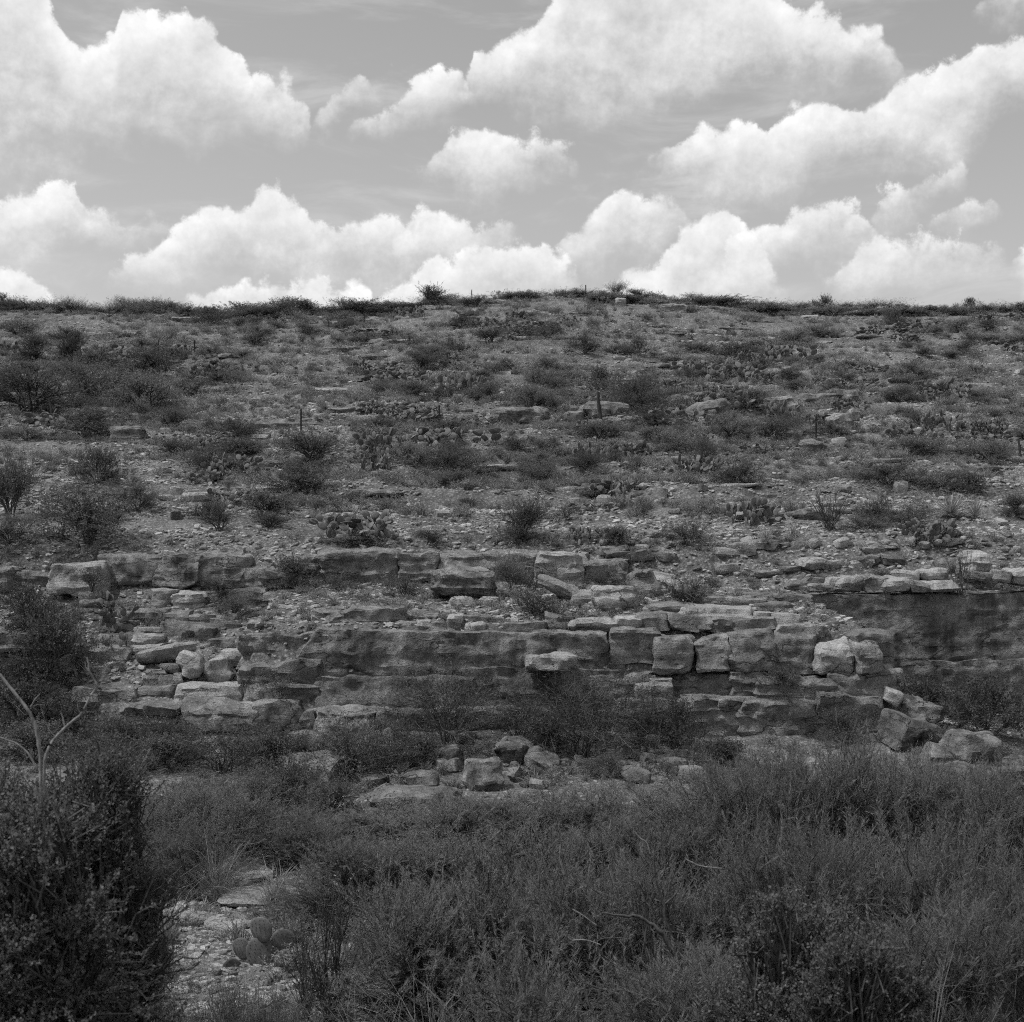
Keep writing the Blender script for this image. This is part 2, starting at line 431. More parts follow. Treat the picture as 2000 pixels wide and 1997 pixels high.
NA, rows = 340, []
ys = np.concatenate([np.linspace(-60, 0, 10), np.linspace(1, 37, 90), np.linspace(37.3, 53, 110), np.linspace(53.3, 205, 330), np.linspace(210, 420, 20), np.geomspace(450, 4000, 14)])
aa = np.linspace(-1, 1, NA); aa = np.sign(aa) * np.abs(aa) ** 1.15
X = aa[None, :] * (0.62 * np.abs(ys)[:, None] + 16.0 + np.maximum(ys[:, None] - 250, 0) * 1.5)
Y = np.repeat(ys[:, None], NA, 1)
Z = terrain(X, Y)
nr = len(ys)
V = np.stack([X, Y, Z], -1).reshape(-1, 3)
idx = np.arange(nr * NA).reshape(nr, NA)
Fq = np.stack([idx[:-1, :-1], idx[:-1, 1:], idx[1:, 1:], idx[1:, :-1]], -1).reshape(-1, 4)
hillside = link("terrain", mesh_from("terrain", V, Fq, M['ground'], smooth=True))
hillside["kind"] = "structure"; hillside["label"] = "stony hillside and dry creek bed"

def P(px, py, y):
    return ((px - CX) / F * y, y, (CY - py) / F * y)

_YS = np.linspace(17, 225, 4200)
def hit(px, py, y0=52.5, y1=215.0):
    """where the sight line through a photo pixel meets the ground between two distances"""
    a = (px - CX) / F
    yy = _YS[(_YS >= y0) & (_YS <= y1)]
    z = terrain(a * yy, yy)
    q = CY - z / yy * F
    best = np.minimum.accumulate(q)
    w = np.nonzero(q <= py)[0]
    i = w[0] if len(w) else int(np.argmin(q))
    return np.array([a * yy[i], yy[i], z[i]])

# ------------------------------------------------------------------ rocks
def cube_grid(nx, ny, nz):
    """unit box surface as a merged quad grid"""
    vs, fs, o = [], [], 0
    for ax, (na, nb) in ((0, (ny, nz)), (1, (nx, nz)), (2, (nx, ny))):
        for s in (-1, 1):
            a, b = np.meshgrid(np.linspace(-1, 1, na + 1), np.linspace(-1, 1, nb + 1), indexing='ij')
            c = np.full_like(a, s)
            v = {0: (c, a, b), 1: (a, c, b), 2: (a, b, c)}[ax]
            vs.append(np.stack(v, -1).reshape(-1, 3))
            i = np.arange((na + 1) * (nb + 1)).reshape(na + 1, nb + 1) + o
            q = np.stack([i[:-1, :-1], i[1:, :-1], i[1:, 1:], i[:-1, 1:]], -1).reshape(-1, 4)
            if (s > 0) == (ax == 1): q = q[:, ::-1]
            fs.append(q); o += (na + 1) * (nb + 1)
    v = np.concatenate(vs); f = np.concatenate(fs)
    key = np.round(v * 1e4).astype(np.int64)
    _, first, inv = np.unique(key, axis=0, return_index=True, return_inverse=True)
    return v[first], inv.reshape(-1)[f]

def rock(name, hx, hy, hz, seed, mat, k=7.0, cuts=6, rough=0.07, strata=0.05, seg=0.11, cap=30, cutd=(0.70, 1.0), jit=0.16, step=0.0):
    r = np.random.default_rng(seed)
    n = [int(np.clip(2 * h / seg, 3, cap)) for h in (hx, hy, hz)]
    v, f = cube_grid(*n)
    v = v / (np.sum(np.abs(v) ** k, 1, keepdims=True) ** (1.0 / k)) * (1.0 if k < 5 else 1.02)
    for _ in range((cuts + 5 if k > 4.4 else max(2, cuts // 3)) if cuts else 0):
        d = r.normal(size=3); d[2] *= 0.8; d /= np.linalg.norm(d)
        lim = r.uniform(*cutd) * np.abs(d).sum() ** 0.9
        v = v - d * np.maximum(v @ d - lim, 0)[:, None] * 0.92
    cj = r.uniform(-1, 1, (2, 2, 2, 3)) * jit
    tt = np.clip(v * .5 + .5, 0, 1)
    for a_ in (0, 1):
        for b_ in (0, 1):
            for c_ in (0, 1):
                wgt = (tt[:, 0] if a_ else 1 - tt[:, 0]) * (tt[:, 1] if b_ else 1 - tt[:, 1]) * (tt[:, 2] if c_ else 1 - tt[:, 2])
                v = v + wgt[:, None] * cj[a_, b_, c_]
    h = np.array([hx, hy, hz]); m = float(min(h))
    w = v * h
    off = r.uniform(-50, 50, 3)
    w = w + np.stack([fbm(w / (m * 1.6) + off + c * 9.1, seed + c, 3) for c in range(3)], -1) * m * rough * 2.8
    big = np.stack([fbm(w / 0.75 + off * 1.7 + c * 3.7, seed + 70 + c, 2) for c in range(3)], -1) * np.array([1.0, 1.3, .75])
    w = w + big * min(.30, m * .55) * np.clip(rough / .06, .6, 1.4) * .8
    if strata:
        lay = vnoise(np.stack([w[:, 2] * 9.0, w[:, 0] * 0.35, w[:, 1] * 0.35], -1) + off, seed + 5) + 0.6 * vnoise(np.stack([w[:, 2] * 23.0, w[:, 0] * 0.7, w[:, 1] * 0.7], -1) + off, seed + 6)
        w[:, :2] *= (1 + strata * lay * 1.3)[:, None]
        w[:, 1] += -strata * 0.5 * lay
    if step:
        lt = r.uniform(.16, .30)
        wz = (w[:, 2] + .10 * fbm(np.stack([w[:, 0], w[:, 1], w[:, 2] * 0], -1) / 1.1 + off, seed + 8, 3)) / lt + 50
        li = np.floor(wz).astype(np.int64); fr = wz - li
        o1 = _hash(li, li * 0 + seed, li * 0, 3) - .5; o2 = _hash(li + 1, li * 0 + seed, li * 0, 3) - .5
        st_ = o1 + (o2 - o1) * sstep(.8, 1.0, fr)
        for ax in (0, 1):
            w[:, ax] += np.sign(v[:, ax]) * np.clip(np.abs(v[:, ax]), 0, 1) ** 5 * st_ * step * min(1.0, h[ax] / .5)
    rid = np.abs(fbm(w * 1.9 + off, seed + 90, 3)); rid = (rid - .12) * .22 * min(1, m / .35)
    w = w - v * rid[:, None] * np.array([1, 1, .6]) * .8
    fine = np.stack([fbm(w * 3.1 + off + c * 5.3, seed + 40 + c, 3) for c in range(3)], -1)
    w = w + fine * min(0.07, m * 0.16)
    return mesh_from(name, w, f, mat, smooth=True, sharp=26)

cliff = link("cliff", None); cliff["kind"] = "structure"; cliff["label"] = "layered limestone cliff above the creek bed"
_seed = [100]
def nseed():
    _seed[0] += 1
    return _seed[0]

def block(px0, px1, py0, py1, y, depth, mat='rock_mid', k=9.0, cuts=5, rough=0.06, strata=0.05, tilt=0.0, parent=cliff, name="rock_block", seg=0.095, step=0.13, cap=30, yaw=None, grow=1.09, cutd=(0.80, 1.06)):
    x0, _, z1 = P(px0, py0, y); x1, _, z0 = P(px1, py1, y)
    s = nseed(); r = np.random.default_rng(s)
    hx, hz, hy = (x1 - x0) / 2 * grow, (z1 - z0) / 2 * grow, depth / 2
    me = rock(name, hx, hy, hz, s, M[mat], k * 2.2 if k > 5 else k * 1.3, cuts, rough * .8, strata, seg, cap, cutd=cutd, step=step)
    return link(name, me, parent, ((x0 + x1) / 2, y + hy * 0.96, (z0 + z1) / 2), (r.uniform(-.03, .03), math.radians(tilt), r.uniform(-.08, .08) if yaw is None else math.radians(yaw)))

# upper ledge
UP = 50.6
for a in [(96,197,1106,1158,49.6,1.6,'rock_pale',6,7), (190,312,1088,1143,UP,2,'rock_mid',9,4), (306,388,1084,1150,UP-.3,2,'rock_dark',12,4), (384,470,1081,1146,UP-.2,2,'rock_mid',7,6),
          (431,487,1086,1118,UP-.4,1.3,'rock_mid',4,5), (464,560,1112,1152,UP-.3,1.6,'rock_mid',7,5), (555,640,1092,1150,UP+.3,1.6,'rock_mid',8,4),
          (634,783,1079,1148,UP,2.2,'rock_mid',8,4), (781,848,1083,1148,UP+.1,2,'rock_mid',8,4), (850,1054,1084,1146,UP,2.4,'rock_mid',6,4), (1056,1142,1086,1146,UP-.2,2,'rock_pale',8,4),
          (1135,1220,1098,1143,UP+.1,2,'rock_mid',5,5), (-90,20,1112,1155,50.2,1.8,'rock_mid',6,6), (12,100,1120,1160,50.6,1.5,'rock_dark',6,6)]:
    block(*a[:6], mat=a[6], k=a[7], cuts=a[8], rough=0.07, step=.09)
# stepped ledges on the left
for a in [(-60,118,1240,1272,44.6,2.2,'rock_mid'), (56,110,1271,1302,44.9,1.2,'rock_mid'), (16,55,1273,1302,44.9,1.2,'rock_mid'), (-60,16,1272,1304,45.0,1.4,'rock_mid'), (111,136,1281,1310,44.6,.6,'rock_pale'),
          (156,199,1154,1174,49.4,1.1,'rock_mid'), (154,199,1173,1188,49.2,1.2,'rock_mid'), (290,340,1154,1192,49.3,1.2,'rock_mid'), (336,397,1160,1191,49.2,1.2,'rock_pale'), (395,440,1156,1190,49.6,1.2,'rock_dark'),
          (437,512,1154,1192,49.3,1.4,'rock_mid'), (511,534,1157,1192,49.3,1.2,'rock_mid'), (534,628,1164,1189,49.1,1.3,'rock_pale'), (552,620,1154,1164,49.5,1.2,'rock_mid'),
          (267,323,1194,1225,48.4,1.3,'rock_mid'), (323,367,1198,1224,48.3,1.2,'rock_mid'), (367,411,1203,1225,48.3,1.2,'rock_pale'), (410,470,1214,1248,48.0,1.3,'rock_mid'),
          (312,411,1222,1268,47.2,1.8,'rock_mid'), (259,313,1226,1242,47.3,1.2,'rock_pale'), (259,313,1238,1266,46.9,1.3,'rock_pale'), (248,309,1263,1280,46.3,1.3,'rock_pale'),
          (400,468,1249,1288,46.8,1.4,'rock_mid'), (463,512,1246,1268,46.6,1.2,'rock_pale'), (470,610,1244,1302,44.3,2.2,'rock_mid'), (474,612,1296,1346,44.05,2.0,'rock_mid'), (478,614,1338,1384,43.8,2.0,'rock_mid'),
          (200,260,1215,1240,47.6,1.3,'rock_dark'), (195,262,1240,1268,46.9,1.4,'rock_mid'), (180,252,1265,1290,46.0,1.4,'rock_mid'),
          (130,215,1300,1346,45.3,1.5,'rock_mid'), (210,275,1305,1342,45.6,1.4,'rock_mid'), (270,345,1296,1340,45.9,1.4,'rock_dark'),
          (283,322,1310,1320,44.9,.7,'rock_pale'), (278,310,1320,1338,44.8,.7,'rock_mid'), (308,337,1322,1341,44.7,.6,'rock_mid'), (312,350,1300,1316,45.0,.7,'rock_mid'), (336,356,1315,1338,44.8,.5,'rock_pale'),
          (190,262,1345,1372,44.0,1.5,'rock_mid'), (258,338,1345,1371,44.1,1.5,'rock_mid'), (336,466,1344,1379,43.7,1.7,'rock_pale'), (400,480,1318,1348,44.9,1.4,'rock_mid'), (460,560,1338,1380,44.3,1.5,'rock_mid'),
          (140,240,1348,1410,43.6,1.5,'rock_mid'), (232,352,1379,1428,42.9,2,'rock_mid'), (350,484,1378,1430,42.8,2,'rock_mid'), (484,580,1376,1426,42.8,2,'rock_mid'), (587,615,1394,1436,42.7,1.3,'rock_mid'),
          (612,727,1394,1447,42.2,1.9,'rock_mid'), (575,592,1398,1434,43.0,1,'rock_mid'), (300,560,1428,1476,43.7,1.6,'rock_dark'), (90,300,1410,1480,43.8,1.6,'rock_dark'), (-80,120,1300,1400,45.2,1.6,'rock_dark')]:
    thin = (a[3] - a[2]) < 30
    block(*a[:6], mat=a[6], k=7 if thin else 9, cuts=7, rough=0.09, strata=0.07, tilt=RNG.uniform(-3, 3))
# long slabs over the main wall
for a in [(492,614,1210,1247,45.7,2.0,'rock_mid',-2), (612,781,1195,1238,45.2,2.2,'rock_mid',-2), (779,850,1199,1222,45.4,1.4,'rock_mid',0), (774,812,1215,1236,44.9,1.2,'rock_mid',0), (811,836,1216,1236,44.8,1,'rock_pale',0),
          (834,885,1218,1238,44.8,1.1,'rock_mid',0), (876,905,1206,1240,44.9,.9,'rock_pale',0), (988,1070,1219,1242,44.6,1.2,'rock_mid',-5), (1117,1199,1211,1236,44.5,1.4,'rock_pale',0), (1200,1252,1210,1231,44.5,1.4,'rock_pale',2), (1250,1308,1202,1230,44.6,1.5,'rock_mid',-3),
          (1309,1392,1207,1234,44.4,1.5,'rock_mid',2), (1391,1436,1210,1234,44.4,1.3,'rock_mid',0), (1434,1507,1209,1234,44.4,1.5,'rock_mid',0), (1337,1469,1189,1216,45.0,1.8,'rock_pale',1), (1470,1510,1200,1218,44.9,1,'rock_pale',0), (1508,1562,1202,1223,44.8,1.2,'rock_pale',3),
          (1523,1592,1222,1245,44.3,1.4,'rock_mid',0), (1591,1612,1224,1246,44.4,1,'rock_mid',0), (1272,1342,1182,1203,45.9,1.5,'rock_mid',-2), (1068,1120,1205,1232,44.9,1.2,'rock_mid',4), (905,990,1210,1240,45.2,1.2,'rock_mid',0)]:
    block(*a[:6], mat=a[6], k=6, cuts=8, rough=0.10, strata=0.08, tilt=a[7])
# the right-hand row of big squared blocks
for a in [(1043,1190,1236,1290,44.0,2.0,'rock_mid',9), (1189,1288,1230,1297,43.9,2.0,'rock_mid',10), (1279,1357,1247,1315,43.5,1.8,'rock_mid',5), (1357,1425,1243,1312,43.7,1.8,'rock_mid',9), (1424,1514,1235,1313,43.7,1.8,'rock_mid',10),
          (1513,1602,1240,1313,43.8,1.8,'rock_mid',8), (1597,1673,1258,1318,43.3,1.3,'rock_pale',4.5), (1672,1725,1257,1321,43.0,1.1,'rock_mid',6), (1664,1750,1235,1318,43.9,1.7,'rock_mid',7)]:
    block(*a[:6], mat=a[6], k=a[7], cuts=5, rough=0.035, step=.035, grow=1.0, strata=.03)
for a in [(1150,1200,1322,1372,43.6,1.6,'rock_mid'), (1198,1275,1318,1372,43.6,1.6,'rock_mid'), (1243,1276,1334,1370,43.2,1.0,'rock_mid'), (1275,1314,1325,1370,43.2,1.2,'rock_pale'), (1308,1430,1318,1377,43.6,1.8,'rock_dark'), (1428,1500,1318,1375,43.6,1.8,'rock_dark'), (1487,1580,1326,1372,43.3,1.7,'rock_mid'), (1576,1632,1330,1369,43.1,1.5,'rock_mid'), (1628,1752,1319,1366,43.2,1.9,'rock_mid'),
          (1198,1332,1372,1455,42.9,2.0,'rock_mid'), (1330,1456,1374,1456,42.7,2.0,'rock_mid'), (1452,1592,1372,1456,42.7,2.0,'rock_mid'), (1588,1728,1366,1456,42.8,2.0,'rock_mid'), (1290,1600,1450,1482,43.6,1.5,'rock_dark'), (1419,1576,1460,1487,41.6,1.5,'rock_mid')]:
    block(*a[:6], mat=a[6], k=10, cuts=5, rough=0.05, strata=0.06, step=.07)
# main streaked wall in the middle
for a in [(596,1048,1238,1326,44.0,2.0), (606,905,1318,1386,43.7,2.0), (900,1204,1310,1390,43.75,2.0), (1030,1204,1284,1320,43.9,1.6),
          (680,1000,1384,1444,43.4,2.0), (990,1204,1386,1450,43.35,2.0), (640,1000,1440,1490,43.8,1.8), (1000,1300,1446,1490,43.8,1.8)]:
    block(*a[:6], mat='rock_dark', k=20, cuts=0, rough=0.03, strata=0.03, grow=1.04, step=.03, cap=75)
# recessed streaked wall of the alcove on the right
for a in [(1560,2090,1157,1300,48.5,2.0), (1680,2090,1290,1415,48.35,2.2), (2080,2300,1158,1410,48.5,2.2), (1700,2100,1410,1470,48.6,1.8)]:
    block(*a, mat='rock_dark', k=20, cuts=0, rough=0.03, strata=0.02, grow=1.04, step=.0, cap=75)
for a in [(1588,1622,1144,1154,48.3,.6), (1621,1640,1132,1153,48.5,.6), (1645,1683,1128,1155,48.4,.8), (1690,1735,1128,1155,48.5,.9), (1735,1784,1135,1156,48.2,.9), (1783,1811,1138,1155,48.2,.8), (1809,1868,1134,1154,48.2,1), (1756,1796,1114,1133,48.8,.9), (1806,1849,1113,1134,48.8,1.0), (1894,1925,1122,1136,48.5,.7), (1925,1946,1121,1136,48.5,.6), (1946,1980,1119,1137,48.5,.8), (1980,2030,1112,1140,48.6,1)]:
    jy = RNG.uniform(-5, 3)
    block(a[0] - 3, a[1] + 2, a[2] + jy, a[3] + 2, a[4] + RNG.uniform(-.1, .3), a[5], mat='rock_pale' if RNG.random() < .6 else 'rock_mid', k=5, cuts=9, rough=0.14, tilt=RNG.uniform(-6, 6))

# loose boulders: things of their own
def boulder(label, px0, px1, py0, py1, y, depth=None, mat='rock_pale', k=4.0, tilt=0, cuts=10, rough=0.10, strata=0.04, cutd=(0.62, 0.98)):
    d = depth or (px1 - px0) / F * y * 0.8
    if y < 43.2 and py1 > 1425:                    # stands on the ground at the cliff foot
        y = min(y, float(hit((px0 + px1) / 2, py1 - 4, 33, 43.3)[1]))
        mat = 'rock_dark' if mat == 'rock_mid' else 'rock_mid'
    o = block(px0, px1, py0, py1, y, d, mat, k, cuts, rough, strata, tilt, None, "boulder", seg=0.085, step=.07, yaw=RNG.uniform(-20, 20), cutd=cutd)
    tag(o, label, "boulder", "boulders at the cliff")
    return o
boulder("rounded layered boulder split by a crack, standing before the upper ledge", 850, 965, 1112, 1172, 47.6, 1.8, 'rock_mid', 3.2, strata=0.10)
boulder("long tilted slab leaning down to the right below the upper ledge", 1050, 1128, 1136, 1160, 47.4, 1.0, 'rock_pale', 5, tilt=24)
boulder("pale squarish boulder on the bench below the tilted slab", 1155, 1240, 1151, 1198, 46.4, 1.2, 'rock_pale', 4.5)
boulder("angular boulder right of the upper ledge end", 1228, 1286, 1119, 1160, 48.5, 1.0, 'rock_mid', 4)
boulder("small round boulder under the dead bush on the bench", 1316, 1352, 1145, 1170, 46.9, .7, 'rock_mid', 3)
boulder("small flat boulder on the gravel bench below the dark bush", 540, 590, 1185, 1210, 46.6, .9, 'rock_pale', 4)
boulder("thin pale slab on the gravel bench beside the bush", 630, 682, 1170, 1192, 47.4, .9, 'rock_pale', 4, tilt=-8)
boulder("flat stone on the gravel just left of the layered boulder", 740, 790, 1176, 1196, 47.0, .8, 'rock_pale', 4)
boulder("pale stone supporting the layered boulder from below", 878, 922, 1168, 1190, 46.9, .7, 'rock_pale', 4)
boulder("pale blocky stone right below the layered boulder", 936, 975, 1168, 1190, 46.8, .7, 'rock_pale', 4.5)
boulder("rounded stone among the rubble on top of the main wall", 910, 952, 1218, 1245, 44.6, .7, 'rock_pale', 3.5)
boulder("pale cracked block resting on the narrow shelf of the main wall", 1034, 1118, 1280, 1315, 43.0, 1.0, 'rock_pale', 4)
boulder("pale angular boulder on the stepped ledges, left of the stump-like rock", 350, 396, 1283, 1326, 44.6, .9, 'rock_pale', 4, tilt=20)
boulder("stump-like pale rock flaring at its foot on the ledges", 396, 450, 1289, 1338, 44.5, .9, 'rock_pale', 3.2, tilt=-25)
boulder("light square block perched on the ledges below the small slabs", 434, 484, 1272, 1302, 45.2, .8, 'rock_pale', 5)
boulder("tilted flat slab lying on the left ledges", 270, 356, 1268, 1298, 45.3, 1.2, 'rock_pale', 5, tilt=-12)
boulder("small pointed upright stone leaning over the left ledge edge", 249, 264, 1341, 1384, 43.2, .3, 'rock_pale', 3.5, tilt=-8)
boulder("boulder under the square ledge block at the wall foot", 562, 622, 1435, 1476, 41.6, 1.0, 'rock_mid', 3.5)
boulder("pointed wedge of rock at the foot of the main wall", 734, 770, 1390, 1432, 42.2, .7, 'rock_mid', 4, tilt=20)
boulder("pale-topped leaning boulder below the pointed wedge", 712, 775, 1435, 1486, 41.2, 1.1, 'rock_pale', 3.3, tilt=-15)
boulder("broad low boulder half hidden by bushes at the cliff foot", 552, 690, 1490, 1540, 40.0, 1.8, 'rock_mid', 4)
boulder("small brick-shaped slab lying above the creek bed", 705, 750, 1523, 1546, 39.4, .7, 'rock_mid', 8, cuts=3)
boulder("layered boulder beside the brick-shaped slab", 788, 850, 1512, 1548, 39.2, 1.0, 'rock_mid', 4)
boulder("flat topped slab in the creek bed behind the feathery bushes", 735, 880, 1552, 1590, 38.2, 1.8, 'rock_mid', 7)
boulder("round boulder left of the stone pile at the cliff foot", 860, 897, 1466, 1502, 40.6, .8, 'rock_mid', 3)
boulder("small egg-shaped boulder left of the stone pile", 845, 871, 1484, 1510, 40.2, .6, 'rock_mid', 3)
boulder("large lumpy boulder below the stone pile", 914, 978, 1490, 1552, 39.6, 1.2, 'rock_mid', 3.4)
boulder("broad angular boulder right of the upright stone", 970, 1044, 1452, 1498, 40.6, 1.2, 'rock_mid', 4.5)
boulder("dark diamond-shaped boulder at the foot of the cliff", 1028, 1092, 1480, 1524, 40.0, 1.0, 'rock_mid', 4, tilt=25)
boulder("upright slender stone standing in the stone pile", 956, 971, 1452, 1478, 40.8, .4, 'rock_pale', 4)
boulder("pale rounded boulder at the edge of the pebble fan", 1205, 1234, 1462, 1488, 40.6, .6, 'rock_mid', 3)
boulder("pale sloping slab at the bottom of the pebble fan", 1218, 1272, 1504, 1536, 39.0, .9, 'rock_pale', 4.5, tilt=20)
boulder("angular boulder right of the pebble fan", 1305, 1343, 1488, 1516, 39.6, .7, 'rock_mid', 4.5)
boulder("low pale boulder under the frond tips", 1330, 1378, 1506, 1536, 38.9, .8, 'rock_pale', 4)
boulder("long dark boulder leaning against the cliff end", 1738, 1842, 1369, 1424, 43.4, 1.6, 'rock_mid', 3.5, tilt=8)
boulder("angular dark boulder below the leaning one at the alcove mouth", 1742, 1843, 1414, 1478, 42.0, 1.6, 'rock_mid', 4.5, tilt=18)
boulder("small cracked stone on top of the angular dark boulder", 1776, 1815, 1408, 1432, 41.6, .6, 'rock_mid', 4)
boulder("boulder between the angular one and the big round boulder", 1813, 1868, 1463, 1512, 41.0, 1.0, 'rock_mid', 3.6)
boulder("big smooth round boulder on the creek bed at the right", 1864, 1964, 1443, 1518, 41.0, 1.7, 'rock_mid', 2.9, cuts=4)
boulder("dark rock in the thicket below the alcove boulders", 1700, 1756, 1480, 1524, 39.5, 1.0, 'rock_mid', 4)
boulder("flat pale rock sheet beneath the big round boulder", 1800, 2020, 1512, 1560, 39.6, 2.0, 'rock_mid', 6)
boulder("small stone wedged at the right end of the block row", 1750, 1770, 1307, 1335, 43.4, .5, 'rock_mid', 3.5)
boulder("small tilted stone under the right end of the ledge", 1728, 1768, 1348, 1378, 42.9, .6, 'rock_pale', 4, tilt=20)
boulder("tiny squared stone sitting on the lower right ledge", 1405, 1422, 1367, 1383, 42.6, .3, 'rock_pale', 7)
boulder("rounded pale boulder above the alcove wall", 1888, 1946, 1083, 1126, 49.8, 1.2, 'rock_pale', 3.2, strata=0.08)
boulder("dark rounded rock behind the alcove rim boulder", 1835, 1905, 1092, 1122, 51.0, 1.2, 'rock_mid', 3.2)

def slope_boulder(label, px0, px1, py0, py1, mat='rock_mid', k=3.6, tilt=0, strata=0.07, depth=1.0):
    h = hit((px0 + px1) / 2, py1)
    y = float(h[1])
    d = (px1 - px0) / F * y * 0.8 * depth
    o = block(px0, px1, py0, py1 + (py1 - py0) * 0.25, y - 0.1, d, mat, k, 6, 0.09, strata, tilt, None, "boulder", seg=0.14, step=.1, yaw=RNG.uniform(-12, 12))
    tag(o, label, "boulder", "boulders on the slope")
slope_boulder("big flat boulder with a dark overhang on the slope", 970, 1072, 796, 825, 'rock_mid', 4, 2)
slope_boulder("smooth mound of rock behind the leaning wooden post", 1138, 1232, 784, 812, 'rock_mid', 2.8)
slope_boulder("squat boulder between the overhanging boulder and the leaning post", 1107, 1144, 802, 825, 'rock_mid', 3.2)
slope_boulder("low boulder just left of the flat overhanging boulder", 888, 930, 808, 828, 'rock_mid', 3.4)
slope_boulder("large smooth tilted boulder on the right of the slope", 1350, 1426, 783, 820, 'rock_mid', 3.0, -14)
slope_boulder("flat slab above the large smooth tilted boulder", 1306, 1397, 769, 791, 'rock_mid', 4.0, -3)
slope_boulder("rough pale boulder beside the cactus on the right slope", 1496, 1556, 776, 810, 'rock_pale', 3.6)
slope_boulder("long flat outcrop right of the rough pale boulder", 1534, 1640, 768, 787, 'rock_mid', 4.5)
slope_boulder("rounded end block of the long flat outcrop", 1622, 1680, 763, 782, 'rock_mid', 4.0)
slope_boulder("squared boulder uphill right of the rightmost steel post", 1618, 1665, 809, 831, 'rock_pale', 5)
slope_boulder("small upright boulder behind the squared boulder", 1658, 1682, 798, 818, 'rock_pale', 4)
slope_boulder("small boulder left of the squared boulder", 1600, 1620, 800, 816, 'rock_pale', 4)
slope_boulder("pale round boulder right of the rightmost steel post foot", 1627, 1653, 853, 872, 'rock_pale', 3.2)
slope_boulder("wide low boulder under the rightmost steel post", 1562, 1616, 861, 890, 'rock_mid', 3.2)
slope_boulder("broad flat rock hump on the left of the slope", 212, 278, 832, 862, 'rock_mid', 3.0)
slope_boulder("long low outcrop by the middle left post", 485, 618, 818, 838, 'rock_mid', 4.5)
slope_boulder("low outcrop right of the second left post", 350, 440, 822, 840, 'rock_mid', 4.5)
slope_boulder("lone rock near the hilltop right of the summit", 1294, 1345, 593, 611, 'rock_pale', 3.5)
slope_boulder("small rock on the summit skyline", 1203, 1222, 583, 598, 'rock_pale', 4)
slope_boulder("pale boulder on the middle slope left of the dense bush", 330, 352, 951, 966, 'rock_pale', 3.5)
slope_boulder("pale rounded stone below the wide bush on the right", 1749, 1775, 942, 961, 'rock_pale', 3)
slope_boulder("pale standing stone uphill of the round dark cactus", 1280, 1306, 953, 974, 'rock_pale', 3.5)
slope_boulder("pale stone left of the standing stone on the slope", 1168, 1196, 966, 982, 'rock_pale', 3.2)
slope_boulder("stone farther left among the pale slope stones", 1110, 1134, 973, 987, 'rock_pale', 3.2)
slope_boulder("flat pale stone in the middle of the stony slope", 852, 882, 996, 1011, 'rock_pale', 3.8)
slope_boulder("pale block above the right end of the upper ledge", 1382, 1412, 1060, 1080, 'rock_pale', 5)
slope_boulder("long rounded rock above the ledge on the right", 1310, 1388, 1066, 1092, 'rock_mid', 3.5)
slope_boulder("layered rock hump right above the ledges", 1395, 1455, 1082, 1110, 'rock_mid', 3.2)
slope_boulder("long dark-shadowed rock above the alcove", 1660, 1772, 1074, 1092, 'rock_mid', 3.5)
slope_boulder("sloping rock above the ledges on the right", 1540, 1600, 1060, 1082, 'rock_mid', 4)

# bedrock slabs that crop out of the slope: pieces of the ground
_n = 6000
_y = 54 + 140 * RNG.random(_n) ** 1.25; _x = RNG.uniform(-.42, .42, _n) * _y
_e = 0.35
_sl = (terrain(_x, _y + _e, False) - terrain(_x, _y - _e, False)) / (2 * _e)      # slope up the hill
_ok = np.nonzero(_sl > np.percentile(_sl, 72))[0][:300]
for i in _ok[:248]:
    x, y = float(_x[i]), float(_y[i])
    w = RNG.uniform(0.5, 2.3) * (1 + max(0, y - 80) / 110); t = RNG.uniform(0.09, 0.24) * (1 + max(0, y - 80) / 160)
    s = nseed()
    me = rock("rock_slab", w / 2, w * RNG.uniform(.22, .38), t, s, M['rock_mid' if RNG.random() < .6 else 'rock_pale'], 9.0, 9, 0.16, 0.06, 0.24, 12, jit=.34)
    link("rock_slab", me, hillside, (x, y + w * .12, float(terrain(x, y)) + t * 0.3), (RNG.uniform(-.05, .1), RNG.uniform(-.05, .05), RNG.uniform(-.25, .25)))

for i in range(46):
    px = RNG.uniform(1130, 1760); py = RNG.uniform(1062, 1185)
    h = hit(px, py, 44.9 if px < 1560 else 50)
    w = RNG.uniform(0.5, 1.5); t = RNG.uniform(0.10, 0.22); s = nseed()
    me = rock("rock_slab", w / 2, w * RNG.uniform(.3, .45), t, s, M['rock_mid' if RNG.random() < .6 else 'rock_pale'], 9.0, 9, 0.14, 0.06, 0.12, 14, jit=.3, step=.08)
    link("rock_slab", me, hillside, (h[0], h[1] + w * .1, h[2] + t * 0.35), (RNG.uniform(-.05, .15), RNG.uniform(-.12, .12), RNG.uniform(-.4, .4)))
# single stones one can pick out on slope, bench and creek bed: pieces of the ground
STONES = [rock("stone", 0.5, 0.42, 0.33, 900 + i, M['rock_pale' if i % 3 else 'rock_mid'], 3.6, 9, 0.12, 0.03, 0.25, 5) for i in range(8)]
def scatter_stone(px, py, size, y0=52.5, y1=215):
    h = hit(px, py, y0, y1)
    s = size * RNG.uniform(.75, 1.3)
    link("stone", STONES[RNG.integers(8)], hillside, (h[0], h[1], h[2] + s * .12), (RNG.uniform(-.3, .3), RNG.uniform(-.3, .3), RNG.uniform(0, 6.28)), (s, s * RNG.uniform(.7, 1), s * RNG.uniform(.55, .95)))
for i in range(62): scatter_stone(RNG.uniform(0, 2000), RNG.normal(985, 28), RNG.uniform(.28, .55))
for i in range(34): scatter_stone(RNG.uniform(1150, 2000), RNG.uniform(1040, 1110), RNG.uniform(.3, .6))
